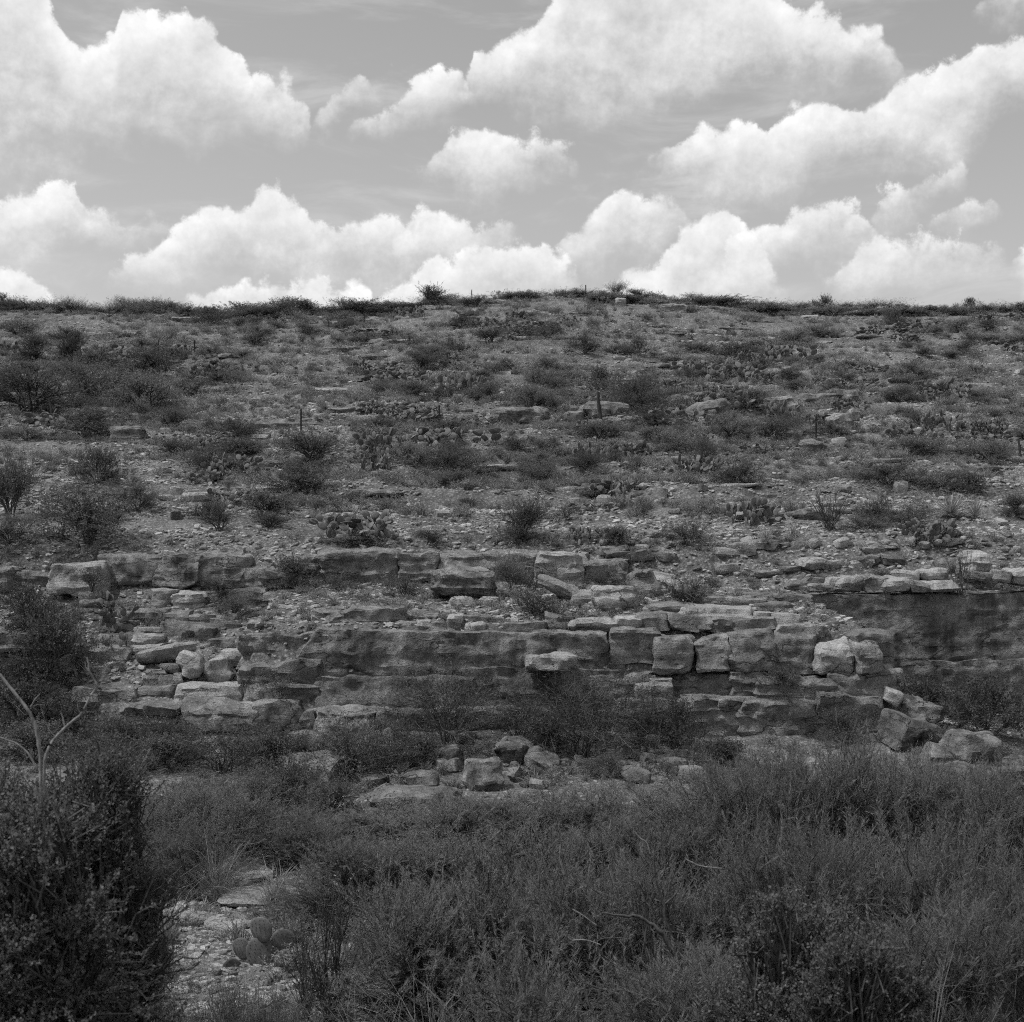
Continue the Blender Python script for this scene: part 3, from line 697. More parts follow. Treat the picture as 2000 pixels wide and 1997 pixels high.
for i in range(30): scatter_stone(RNG.uniform(560, 1250), RNG.uniform(1160, 1215), RNG.uniform(.2, .42), 44.8, 51)
for i in range(26): scatter_stone(RNG.uniform(330, 760), RNG.uniform(1700, 1990), RNG.uniform(.12, .3), 18, 36)
for i in range(18): scatter_stone(RNG.choice([RNG.uniform(930, 990), RNG.uniform(1235, 1310)]), RNG.uniform(1450, 1520), RNG.uniform(.12, .26), 38.6, 43.4)

DARKST = [rock("stone", 0.5, 0.42, 0.36, 980 + i, M['rock_dark' if i % 2 else 'rock_mid'], 4.5, 10, 0.12, 0.03, 0.2, 6) for i in range(6)]
for i in range(128):
    px, py = RNG.choice([RNG.uniform(690, 1360), RNG.uniform(860, 1120), RNG.uniform(840, 1320), RNG.uniform(1700, 1990)]), RNG.uniform(1440, 1545)
    h = hit(px, py, 34, 43.2); q = RNG.uniform(.18, .62) * RNG.uniform(.6, 1)
    link("stone", DARKST[RNG.integers(6)], hillside, (h[0], h[1], h[2] + q * .15), (RNG.uniform(-.5, .5), RNG.uniform(-.5, .5), RNG.uniform(0, 6.28)), (q, q * RNG.uniform(.7, 1), q * RNG.uniform(.7, 1.1)))

# ------------------------------------------------------------------ uncountable ground cover: gravel, grass (instanced on points)
def stuff(name, label, pts, rots, scl, idx, protos):
    col = bpy.data.collections.new(name + "_pieces")
    for i, me in enumerate(protos):
        o = bpy.data.objects.new("%s_piece_%02d" % (name, i), me); col.objects.link(o)
    me = bpy.data.meshes.new(name)
    n = len(pts)
    me.vertices.add(n); me.vertices.foreach_set("co", np.ascontiguousarray(pts, np.float32).ravel())
    for nm, typ, arr in (("rot", 'FLOAT_VECTOR', rots), ("scl", 'FLOAT_VECTOR', scl)):
        at = me.attributes.new(nm, typ, 'POINT'); at.data.foreach_set("vector", np.ascontiguousarray(arr, np.float32).ravel())
    at = me.attributes.new("pick", 'INT', 'POINT'); at.data.foreach_set("value", np.ascontiguousarray(idx, np.int32))
    o = link(name, me); o["kind"] = "stuff"; o["label"] = label
    ng = bpy.data.node_groups.new(name, 'GeometryNodeTree')
    ng.interface.new_socket("Geometry", in_out='INPUT', socket_type='NodeSocketGeometry')
    ng.interface.new_socket("Geometry", in_out='OUTPUT', socket_type='NodeSocketGeometry')
    gi = ng.nodes.new("NodeGroupInput"); go = ng.nodes.new("NodeGroupOutput")
    ip = ng.nodes.new("GeometryNodeInstanceOnPoints")
    ci = ng.nodes.new("GeometryNodeCollectionInfo")
    ci.inputs['Collection'].default_value = col
    ci.inputs['Separate Children'].default_value = True; ci.inputs['Reset Children'].default_value = True
    ng.links.new(gi.outputs[0], ip.inputs['Points']); ng.links.new(ci.outputs[0], ip.inputs['Instance'])
    ip.inputs['Pick Instance'].default_value = True
    for nm, typ, sock in (("rot", 'FLOAT_VECTOR', 'Rotation'), ("scl", 'FLOAT_VECTOR', 'Scale'), ("pick", 'INT', 'Instance Index')):
        na = ng.nodes.new("GeometryNodeInputNamedAttribute"); na.data_type = typ
        na.inputs['Name'].default_value = nm
        ng.links.new(na.outputs[0], ip.inputs[sock])
    ng.links.new(ip.outputs[0], go.inputs[0])
    md = o.modifiers.new("pieces", 'NODES'); md.node_group = ng
    return o

def ground_points(n, y0, y1, power=1.0, spread=0.44, seed=1):
    r = np.random.default_rng(seed)
    # even per picture area: more far away per row, spacing grows with distance
    y = y0 + (y1 - y0) * r.random(n) ** power
    x = r.uniform(-spread, spread, n) * y
    return np.stack([x, y, terrain(x, y)], -1), r

def gravel_set(name, label, n, y0, y1, power, smin, smax, seed, mask=None):
    p, r = ground_points(n, y0, y1, power, 0.45, seed)
    if mask is not None:
        p = p[mask(p)]
    n = len(p)
    s = smin * (smax / smin) ** (r.random(n) ** 2.2)
    return p, r.uniform(-.35, .35, (n, 3)) + np.stack([np.zeros(n), np.zeros(n), r.uniform(0, 6.28, n)], -1), np.stack([s, s * r.uniform(.6, 1, n), s * r.uniform(.35, .75, n)], -1), r.integers(0, 8, n)

M['pebble'] = grey_material("pale_gravel", rock_build(0.175, 0.37, 0.0), bump=(0.6, 0.05))
SMALL = [rock("pebble", 0.5, 0.42, 0.33, 950 + i, M['pebble' if i % 4 else 'rock_mid'], 3.6, 9, 0.12, 0.0, 0.5, 2) for i in range(8)]
parts = []
clump = lambda sc_, th, sd: (lambda p: fbm(np.stack([p[:, 0], p[:, 1], p[:, 1] * 0], -1) / (np.array([sc_ * 2.2, sc_ * .8, 1.0])), sd, 3) > th)
parts.append(gravel_set("", "", 44000, 53, 86, 1.2, .07, .38, 5, clump(3.0, -.26, 61)))
parts.append(gravel_set("", "", 34000, 80, 150, 1.0, .12, .45, 6, clump(5.0, -.24, 62)))
parts.append(gravel_set("", "", 14000, 140, 198, 1.0, .18, .55, 7, clump(8.0, -.1, 63)))
parts.append(gravel_set("", "", 17000, 44.0, 53, 1.0, .06, .36, 8))
parts.append(gravel_set("", "", 16000, 20.5, 31, 1.0, .04, .24, 13, lambda p: (np.abs(p[:, 0] / p[:, 1] * F + CX - 430 - (p[:, 1] - 26) * 6) < 150)))
parts.append(gravel_set("", "", 13000, 15, 38, 0.8, .04, .26, 9, clump(2.0, -.12, 64)))
parts = [np.concatenate([q[i] for q in parts]) for i in range(4)]
stuff("gravel", "pale stones and gravel strewn over slope and creek bed", *parts, SMALL)

# ------------------------------------------------------------------ plants
def unit(a):
    return a / np.maximum(np.linalg.norm(a, axis=-1, keepdims=True), 1e-9)

def tubes(poly, rad, S=4):
    """poly (n, K, 3), rad (n, K) -> quads"""
    n, K, _ = poly.shape
    t = np.gradient(poly, axis=1); t = unit(t)
    ref = np.where(np.abs(t[..., 2:3]) > 0.9, np.array([1., 0, 0]), np.array([0, 0, 1.]))
    a = unit(np.cross(t, ref)); b = np.cross(t, a)
    ang = np.arange(S) * 2 * math.pi / S
    ring = a[:, :, None, :] * np.cos(ang)[None, None, :, None] + b[:, :, None, :] * np.sin(ang)[None, None, :, None]
    V = (poly[:, :, None, :] + ring * rad[:, :, None, None]).reshape(-1, 3)
    i = np.arange(n * K * S).reshape(n, K, S)
    j = np.roll(i, -1, axis=2)
    Fq = np.stack([i[:, :-1], j[:, :-1], j[:, 1:], i[:, 1:]], -1).reshape(-1, 4)
    return V, Fq

def blades(base, d, side, L, Wd):
    """flat pointed leaves: base, direction, side, length, width"""
    L = np.asarray(L)[:, None]; Wd = np.asarray(Wd)[:, None]
    m = base + d * L * 0.5
    V = np.stack([base, m + side * Wd * .5, base + d * L, m - side * Wd * .5], 1).reshape(-1, 3)
    n = len(base)
    return V, np.arange(4 * n).reshape(n, 4)

def grow(r, p0, d0, L, K, wander, up):
    n = len(p0); pts = [p0]; d = d0; p = p0
    st = (np.asarray(L) / (K - 1))[:, None]
    for _ in range(K - 1):
        d = unit(d + r.normal(size=(n, 3)) * wander + np.array([0, 0, up]))
        p = p + d * st; pts.append(p)
    return np.stack(pts, 1)

def along(r, poly, n, lo=0.0, hi=1.0):
    """n points per polyline: position, tangent"""
    N, K, _ = poly.shape
    t = r.uniform(lo, hi, (N, n)) * (K - 1 - 1e-6)
    i = t.astype(int); f = (t - i)[..., None]
    ar = np.arange(N)[:, None]
    a, b = poly[ar, i], poly[ar, i + 1]
    return (a + (b - a) * f).reshape(-1, 3), unit(b - a).reshape(-1, 3)

def perp(r, t):
    q = r.normal(size=t.shape); q = q - t * np.sum(q * t, -1, keepdims=True)
    return unit(q)

def shrub(seed, Wd, H, nclump=12, ntwig=300, nleaf=10, leaf=(.05, .018), twig=.28, stem_r=.02, nstem=None, clear=0.0, feather=False, up=0.25, spread=.17, bare=0.0, squash=1.0, low=0.1, bdiv=0.35, zsp=.8):
    """a crown of twig clumps carried on stems from one foot; returns stem and leaf arrays"""
    r = np.random.default_rng(seed)
    az = r.uniform(0, 2 * math.pi, nclump); cz = low + (1 - low) * r.random(nclump) ** 1.15
    rad = np.sqrt(np.clip(1 - (cz * 0.9) ** 2, 0.05, 1)) * r.uniform(.35, .95, nclump)
    c = np.stack([np.cos(az) * rad * Wd * .42, np.sin(az) * rad * Wd * .42 * squash, clear + (H - clear) * (0.06 + 0.80 * cz)], -1)
    # stems
    foot = np.stack([r.normal(0, .03 * Wd, nclump), r.normal(0, .03 * Wd, nclump), np.full(nclump, -.12)], -1)
    if clear > 0: foot = foot * np.array([.35, .35, 1])
    K = 7; t = np.linspace(0, 1, K)[None, :, None]
    mid = foot * .5 + c * .5; mid[:, 2] += H * .12; mid[:, :2] *= .75
    stem = (1 - t) ** 2 * foot[:, None] + 2 * t * (1 - t) * mid[:, None] + t ** 2 * c[:, None]
    stem = stem + r.normal(0, .018 * H, stem.shape) * (t * (1.2 - t)) * 2
    if clear > 0:
        tr = np.array([r.normal(0, .08 * H), r.normal(0, .05 * H), clear * .7])
        w = np.clip(1 - stem[:, :, 2:3] / max(clear * .8, 1e-3), 0, 1)
        stem = stem + 0.4 * tr * np.array([1, 1, 0]) * np.sin(np.clip(stem[:, :, 2:3] / H, 0, 1) * 3.0)
        stem[:, :, :2] *= (1 - .6 * w)
    sr = stem_r * (1.0 - .72 * np.linspace(0, 1, K))[None, :] * r.uniform(.6, 1.2, (nclump, 1))
    SV, SF = [], []
    def add(V, Fq):
        SF.append(Fq + sum(len(q) for q in SV)); SV.append(V)
    sv_, sf_ = tubes(stem, sr, 4)
    ring0 = np.arange(nclump) * K * 4                     # the stems meet in one root crown underground
    lk = np.stack([ring0[:-1], ring0[:-1] + 1, ring0[1:] + 1, ring0[1:]], -1)
    add(sv_, np.concatenate([sf_, lk]))
    # twigs
    j = r.integers(0, nclump, ntwig)
    org = np.array([0, 0, clear + (H - clear) * .15])
    p0 = c[j] * 1.0 + r.normal(0, 1, (ntwig, 3)) * np.array([Wd, Wd * squash, H * zsp]) * spread * r.uniform(.5, 1.5, (nclump, 1))[j]
    p0[:, 2] = np.clip(p0[:, 2], max(.04, clear * .85), None)
    out_ = unit((p0 - org) / np.array([Wd, Wd, H]))
    d0 = unit(out_ + np.array([0, 0, up]) + r.normal(0, .45, (ntwig, 3)))
    tw = grow(r, p0, d0, twig * r.uniform(.6, 1.3, ntwig), 4, .22, up * .25)
    # every twig is carried by a branchlet that leaves its stem
    ti = r.uniform(.45, 1.0, ntwig) * (K - 1 - 1e-6); i0 = ti.astype(int); ft = (ti - i0)[:, None]
    root = stem[j, i0] * (1 - ft) + stem[j, i0 + 1] * ft
    q = np.concatenate([np.stack([root, root * .5 + p0 * .5 + r.normal(0, .025 * H, (ntwig, 3)) + np.array([0, 0, .02 * H])], 1), tw], 1)
    qv, qf = tubes(q, stem_r * np.array([.30, .24, .17, .14, .10, .04])[None, :] * np.ones((ntwig, 1)), 3)
    sring = (j * K + np.round(ti).astype(int)) * 4 - len(sv_)
    qring = np.arange(ntwig) * 18
    add(qv, np.concatenate([qf, np.stack([qring, qring + 1, sring + 1, sring], -1)]))
    keep = np.nonzero(r.random(ntwig) >= bare)[0]
    tw = tw[keep]
    if feather:
        pos, tan = along(r, tw, nleaf, .0, 1.0)
        ax_ = unit(tw[:, -1] - tw[:, 0])
        sd_ = np.cross(ax_, unit(r.normal(0, .55, ax_.shape) + np.array([0, -.5, 1.0]))); sd_ = unit(sd_)
        sd = np.repeat(sd_, nleaf, 0)
        sg = np.where(r.random(len(pos)) < .5, -1., 1.)[:, None]
        d = unit(tan * r.uniform(.5, 1.0, (len(pos), 1)) + sd * sg * r.uniform(.55, .9, (len(pos), 1)) + r.normal(0, .09, pos.shape) + np.array([0, 0, .08]))
    else:
        pos, tan = along(r, tw, nleaf, 0.0, 1.0)
        d = unit(tan * .5 + r.normal(0, .75, pos.shape) + np.array([0, 0, .2]))
        pos = pos + r.normal(0, leaf[0] * .35, pos.shape)
    side = perp(r, d)
    sz = r.uniform(.6, 1.3, len(pos))
    LV, LF = blades(pos, d, side, leaf[0] * sz, leaf[1] * r.uniform(.7, 1.3, len(pos)))
    return np.concatenate(SV), np.concatenate(SF), LV, LF

def joined(name, sv, sf, lv, lf, ms, ml):
    V = np.concatenate([sv, lv]); Fq = np.concatenate([sf, lf + len(sv)])
    return mesh_from(name, V, Fq, [ms, ml], np.r_[np.zeros(len(sf)), np.ones(len(lf))])

def pair(name, arrays, ms, ml):
    sv, sf, lv, lf = arrays
    return (mesh_from(name + "_stems", sv, sf, ms), mesh_from(name + "_foliage", lv, lf, ml))

# prototypes for the slope, all about 1.8 m wide and 1 m high
FUZZY = [pair("shrub", shrub(300 + i, 1.8, 1.0, 13 + i % 4, 430, 13, (.060, .015), .26, .016, up=.5, spread=.15), M['bark'], M['leaf']) for i in range(5)]
DENSE = [pair("shrub", shrub(320 + i, 1.8, 1.0, 11, 420, 13, (.052, .028), .20, .018, up=.2, spread=.15), M['bark'], M['leaf_dark']) for i in range(4)]
PALE = [pair("shrub", shrub(340 + i, 1.8, 1.0, 10, 430, 8, (.06, .010), .34, .010, up=.9, spread=.13, low=.25), M['bark'], M['leaf_pale']) for i in range(3)]
OPEN = [pair("shrub", shrub(360 + i, 1.8, 1.0, 14, 300, 9, (.055, .018), .28, .030, up=.35, spread=.14, low=.5, bare=.1), M['bark'], M['leaf']) for i in range(4)]
DEAD = [pair("shrub", shrub(380 + i, 1.8, 1.0, 12, 170, 2, (.04, .010), .32, .030, up=.3, spread=.15, low=.35), M['bark'], M['leaf_dark']) for i in range(2)]
AIRY = [pair("shrub", shrub(385 + i, 1.8, 1.4, 30, 420, 7, (.04, .014), .26, .010, up=.5, spread=.12, low=.2), M['bark'], M['leaf_dark']) for i in range(3)]
TREE = [pair("tree", shrub(390 + i, 1.8, 1.5, 14, 420, 11, (.06, .024), .22, .040, clear=.22, up=.2, spread=.14), M['bark'], M['leaf_dark']) for i in range(3)]

def upright(seed, n, H, Wd, r0, nl, mleaf):
    r = np.random.default_rng(seed)
    az = r.uniform(0, 6.28, n); ti = r.uniform(.05, .65, n)
    d = np.stack([np.cos(az) * np.sin(ti), np.sin(az) * np.sin(ti), np.cos(ti)], -1)
    p0 = np.stack([r.normal(0, .06 * Wd, n), r.normal(0, .06 * Wd, n), np.full(n, -.05)], -1)
    st = grow(r, p0, d, H * r.uniform(.6, 1.1, n), 7, .09, .07)
    V, Fq = tubes(st, r0 * np.linspace(1, .35, 7)[None, :] * r.uniform(.7, 1.2, (n, 1)), 4)
    q, t = along(r, st, 4, .35, .95)
    tw = grow(r, q, unit(t + perp(r, t) * .7), .22 * H * r.uniform(.5, 1.2, len(q)), 4, .15, .1)
    V2, F2 = tubes(tw, r0 * .35 * np.ones((len(q), 4)), 3)
    pos, tan = along(r, np.concatenate([grow(r, st[:, 3], unit(st[:, 5] - st[:, 3]), H * .5 * np.ones(n), 4, .05, .05), tw]), nl)
    LV, LF = blades(pos, unit(tan + r.normal(0, .6, pos.shape)), perp(r, tan), .045 * r.uniform(.6, 1.3, len(pos)), np.full(len(pos), .014))
    return np.concatenate([V, V2]), np.concatenate([Fq, F2 + len(V)]), LV, LF
UPR = [pair("shrub", upright(400 + i, 20, 1.0, 1.0, .014, 7, None), M['bark'], M['leaf']) for i in range(2)]

def yucca_mesh(seed, n=150, L=.75):
    r = np.random.default_rng(seed)
    az = r.uniform(0, 6.28, n); el = np.arcsin(r.uniform(-.05, 1, n))
    d = np.stack([np.cos(az) * np.cos(el), np.sin(az) * np.cos(el), np.sin(el)], -1)
    st = grow(r, np.tile([0, 0, .12], (n, 1)) + d * .05, d, L * r.uniform(.7, 1.1, n), 4, .05, -.03)
    side = unit(np.cross(d, np.array([0, 0, 1.])) + 1e-6)
    w = np.array([.012, .014, .010, .001])
    V = np.stack([st + side[:, None] * w[None, :, None], st - side[:, None] * w[None, :, None]], 2).reshape(-1, 3)
    i = np.arange(n * 8).reshape(n, 4, 2)
    Fq = np.stack([i[:, :-1, 0], i[:, :-1, 1], i[:, 1:, 1], i[:, 1:, 0]], -1).reshape(-1, 4)
    return mesh_from("yucca", V, Fq, M['leaf_pale'])
YUC = [yucca_mesh(410), yucca_mesh(411)]

def grass_arrays(seed, n, H, Wd, w0=.006, droop=.22):
    r = np.random.default_rng(seed)
    az = r.uniform(0, 6.28, n); ti = np.abs(r.normal(0, .38, n))
    d = np.stack([np.cos(az) * np.sin(ti), np.sin(az) * np.sin(ti), np.cos(ti)], -1)
    p0 = np.stack([r.normal(0, .10 * Wd, n), r.normal(0, .10 * Wd, n), np.full(n, -.03)], -1)
    st = [p0]; L = H * r.uniform(.45, 1.15, n)[:, None] / 4; p = p0
    for k in range(4):
        d = unit(d + np.stack([np.cos(az), np.sin(az), np.full(n, -.8)], -1) * droop * (k * .5) * r.uniform(.2, 1.4, (n, 1)) + r.normal(0, .05, (n, 3)))
        p = p + d * L; st.append(p)
    st = np.stack(st, 1)
    side = perp(r, d)
    w = w0 * np.array([1, 1, .9, .6, .15])
    V = np.stack([st + side[:, None] * w[None, :, None], st - side[:, None] * w[None, :, None]], 2).reshape(-1, 3)
    i = np.arange(n * 10).reshape(n, 5, 2)
    return V, np.stack([i[:, :-1, 0], i[:, :-1, 1], i[:, 1:, 1], i[:, 1:, 0]], -1).reshape(-1, 4)
TUFT = [mesh_from("grass_tuft", *grass_arrays(420 + i, 90, .38, .5, .008), M['grass']) for i in range(3)]
HERB = [joined("herb", *shrub(430 + i, .6, .28, 7, 60, 12, (.045, .016), .10, .006, up=.4, spread=.17), M['bark'], M['leaf' if i < 1 else 'leaf_pale']) for i in range(3)]

# prickly pear: a flattened obovate pad with dark spine cushions
def pad_arrays(nr=12, nz=5, cushions=False):
    th = np.linspace(0, math.pi, nz + 1)[1:-1]
    ring = np.arange(nr) * 2 * math.pi / nr
    V = [[0, 0, 0.0]]
    for t in th:
        s = math.sin(t) ** .8
        for a in ring:
            V.append([.5 * s * math.cos(a) * (0.82 + .18 * (1 - math.cos(t)) / 2), .085 * s * math.sin(a), .5 * 1.25 * (1 - math.cos(t))])
    V.append([0, 0, 1.25])
    V = np.array(V); Fq = []
    m = len(th)
    for j in range(m - 1):
        for i in range(nr):
            a, b = 1 + j * nr + i, 1 + j * nr + (i + 1) % nr
            Fq.append([a, b, b + nr, a + nr])
    last = len(V) - 1
    for i in range(0, nr, 2):
        Fq.append([0, 1 + (i + 2) % nr, 1 + (i + 1) % nr, 1 + i])
        o = 1 + (m - 1) * nr
        Fq.append([last, o + i, o + (i + 1) % nr, o + (i + 2) % nr])
    Fq = np.array(Fq); mi = np.zeros(len(Fq), int)
    if cushions:
        r = np.random.default_rng(5); cv, cf = [], []
        for gx in np.linspace(-.34, .34, 5):
            for gz in np.linspace(.2, 1.1, 7):
                x, z = gx + r.normal(0, .02), gz + r.normal(0, .02)
                e = (x / .44) ** 2 + ((z - .64) / .58) ** 2
                if e > .9: continue
                yy = .085 * math.sqrt(1 - e) + .006
                for sg in (-1, 1):
                    c0 = np.array([x, sg * yy, z]); k = len(V) + len(cv)
                    for q in ([.02, 0, 0], [0, 0, .02], [-.02, 0, 0], [0, 0, -.02], [0, sg * .03, .01]): cv.append(c0 + np.array(q))
                    cf += [[k, k + 1, k + 4, k], [k + 1, k + 2, k + 4, k + 1], [k + 2, k + 3, k + 4, k + 2], [k + 3, k, k + 4, k + 3]]
        V = np.concatenate([V, np.array(cv)])
        cf = np.array(cf)[:, :3]
        tri = np.concatenate([Fq[:, [0, 1, 2]], Fq[:, [0, 2, 3]], cf])
        return V, tri, np.r_[np.zeros(2 * len(Fq), int), np.ones(len(cf), int)]
    return V, Fq, mi
PADV, PADF, _ = pad_arrays()
PADMESH = mesh_from("pad", PADV, PADF, M['pad'], smooth=True)
_pv, _pf, _pm = pad_arrays(16, 8, True)
PADFINE = mesh_from("pad", _pv, _pf, [M['pad'], M['spine']], _pm, smooth=True)

def pear_layout(seed, nbase, levels, size, Wd):
    """list of 4x4 pad matrices"""
    r = np.random.default_rng(seed); out = []
    def rot(lean, yaw, roll):
        from mathutils import Matrix
        return np.array(Matrix.Rotation(yaw, 3, 'Z') @ Matrix.Rotation(lean, 3, 'X') @ Matrix.Rotation(roll, 3, 'Y'))
    def rec(p, R, s, lev):
        Mx = np.eye(4); Mx[:3, :3] = R * s; Mx[:3, 3] = p; out.append(Mx)
        if lev <= 0: return
        for _ in range(r.choice([1, 2, 2, 3])):
            a = r.uniform(-.95, .95)
            q = p + R @ np.array([math.sin(a) * .46 * s, 0, (.64 + .58 * math.cos(a)) * s])
            R2 = R @ rot(r.normal(0, .30), r.normal(0, .7), a * .8 + r.normal(0, .15))
            rec(q, R2, s * r.uniform(.78, 1.02), lev - 1)
    for _ in range(nbase):
        rr = Wd * .5 * math.sqrt(r.random()); az = r.uniform(0, 6.28)
        p = np.array([rr * math.cos(az), rr * math.sin(az) * .8, -.04])
        lean = np.array([p[0], p[1]]) / max(Wd, .1)
        R = rot(r.normal(0, .25) - lean[1] * .5, r.uniform(0, 3.14), r.normal(0, .25) + lean[0] * .6)
        rec(p, R, size * r.uniform(.8, 1.15), levels if r.random() < .7 else levels - 1)
    return out

def pear_mesh(seed, nbase, levels, size, Wd):
    L = pear_layout(seed, nbase, levels, size, Wd)
    V = np.concatenate([PADV @ m_[:3, :3].T + m_[:3, 3] for m_ in L])
    n = len(PADV); Fq = np.concatenate([PADF + i * n for i in range(len(L))])
    return mesh_from("prickly_pear", V, Fq, M['pad'], smooth=True)
PEAR = [pear_mesh(440 + i, 19, 2, .17, 1.35) for i in range(5)]     # about 1.8 wide, 0.75 high

def extent(protos):
    w, t = [], []
    for pr in protos:
        me = pr[1] if isinstance(pr, tuple) else pr
        a_ = np.empty(len(me.vertices) * 3, np.float32); me.vertices.foreach_get("co", a_); a_ = a_.reshape(-1, 3)
        lo, hi = np.percentile(a_, [2.5, 97.5], axis=0)
        w.append((hi[0] - lo[0] + hi[1] - lo[1]) / 2); t.append(np.percentile(a_[:, 2], 98.5))
    return float(np.mean(w)), float(np.mean(t))

def thing_pair(name, meshes, loc, rz, scale, part=("stems", "foliage")):
    e = link(name, None, None, loc, (0, 0, rz), scale)
    link(part[0], meshes[0], e); link(part[1], meshes[1], e)
    return e

KINDS = {'fuzzy': (FUZZY, 1.9, 1.05, 'shrub'), 'dense': (DENSE, 1.9, 1.05, 'shrub'), 'pale': (PALE, 1.9, 1.2, 'shrub'), 'open': (OPEN, 1.9, 1.1, 'shrub'), 'dead': (DEAD, 1.9, 1.1, 'shrub'), 'airy': (AIRY, 1.9, 1.5, 'shrub'),
         'tree': (TREE, 1.9, 1.6, 'small_tree'), 'upright': (UPR, 1.0, 1.0, 'shrub'), 'yucca': (YUC, 1.35, .8, 'yucca'), 'pear': (PEAR, 1.9, .72, 'prickly_pear')}
KINDS = {k_: (v_[0], *extent(v_[0]), v_[3]) for k_, v_ in KINDS.items()}
WORDS = {'fuzzy': ('fine-twigged grey shrub', 'shrub'), 'dense': ('dense dark leafy bush', 'bush'), 'pale': ('pale wispy shrub', 'wispy shrub'), 'open': ('open dark-branched shrub', 'open shrub'),
         'dead': ('dark leafless bush', 'leafless bush'), 'airy': ('airy dark bush', 'airy bush'), 'tree': ('small dark tree', 'tree'), 'upright': ('upright many-stemmed shrub', 'upright shrub'), 'yucca': ('spiky yucca', 'yucca'), 'pear': ('prickly pear clump', 'cactus')}
CATS = {'tree': 'tree', 'yucca': 'yucca', 'pear': 'cactus'}
OCC = []
def plant(kind, px, py, wpx, hpx, label=None, y0=52.5, y1=215, at=None, group=None):
    """a plant whose foot shows at (px, py) and which is wpx by hpx in the photograph"""
    protos, pw, ph, name = KINDS[kind]
    h = hit(px, py, y0, y1) if at is None else np.array(at)
    y = h[1]
    w, t = wpx / F * y, hpx / F * y
    pr = protos[RNG.integers(len(protos))]
    s = (w / pw, max(w * .75, min(w, t * 2)) / pw, t / ph)
    rz = RNG.uniform(0, 6.28) if kind != 'pear' else RNG.uniform(-.6, .6)
    if kind in ('upright',) or abs(s[0] - s[1]) > 1e-6: s = (s[0], s[0], s[2])
    loc = (float(h[0]), float(h[1]), float(h[2]) - .02)
    if isinstance(pr, tuple): o = thing_pair(name, pr, loc, rz, s, ("trunk", "crown") if kind == 'tree' else ("stems", "foliage"))
    elif kind == 'pear':
        o = link(name, None, None, loc, (0, 0, rz), s)
        link("pads", pr, o)["kind"] = "stuff"
    else: o = link(name, pr, None, loc, (0, 0, rz), s)
    OCC.append((px, py, wpx))
    cat = CATS.get(kind, 'shrub')
    if label: tag(o, label, cat, group or "plants of the slope")
    else: auto(o, *WORDS[kind], cat, group or "plants of the slope", px, py)
    return o

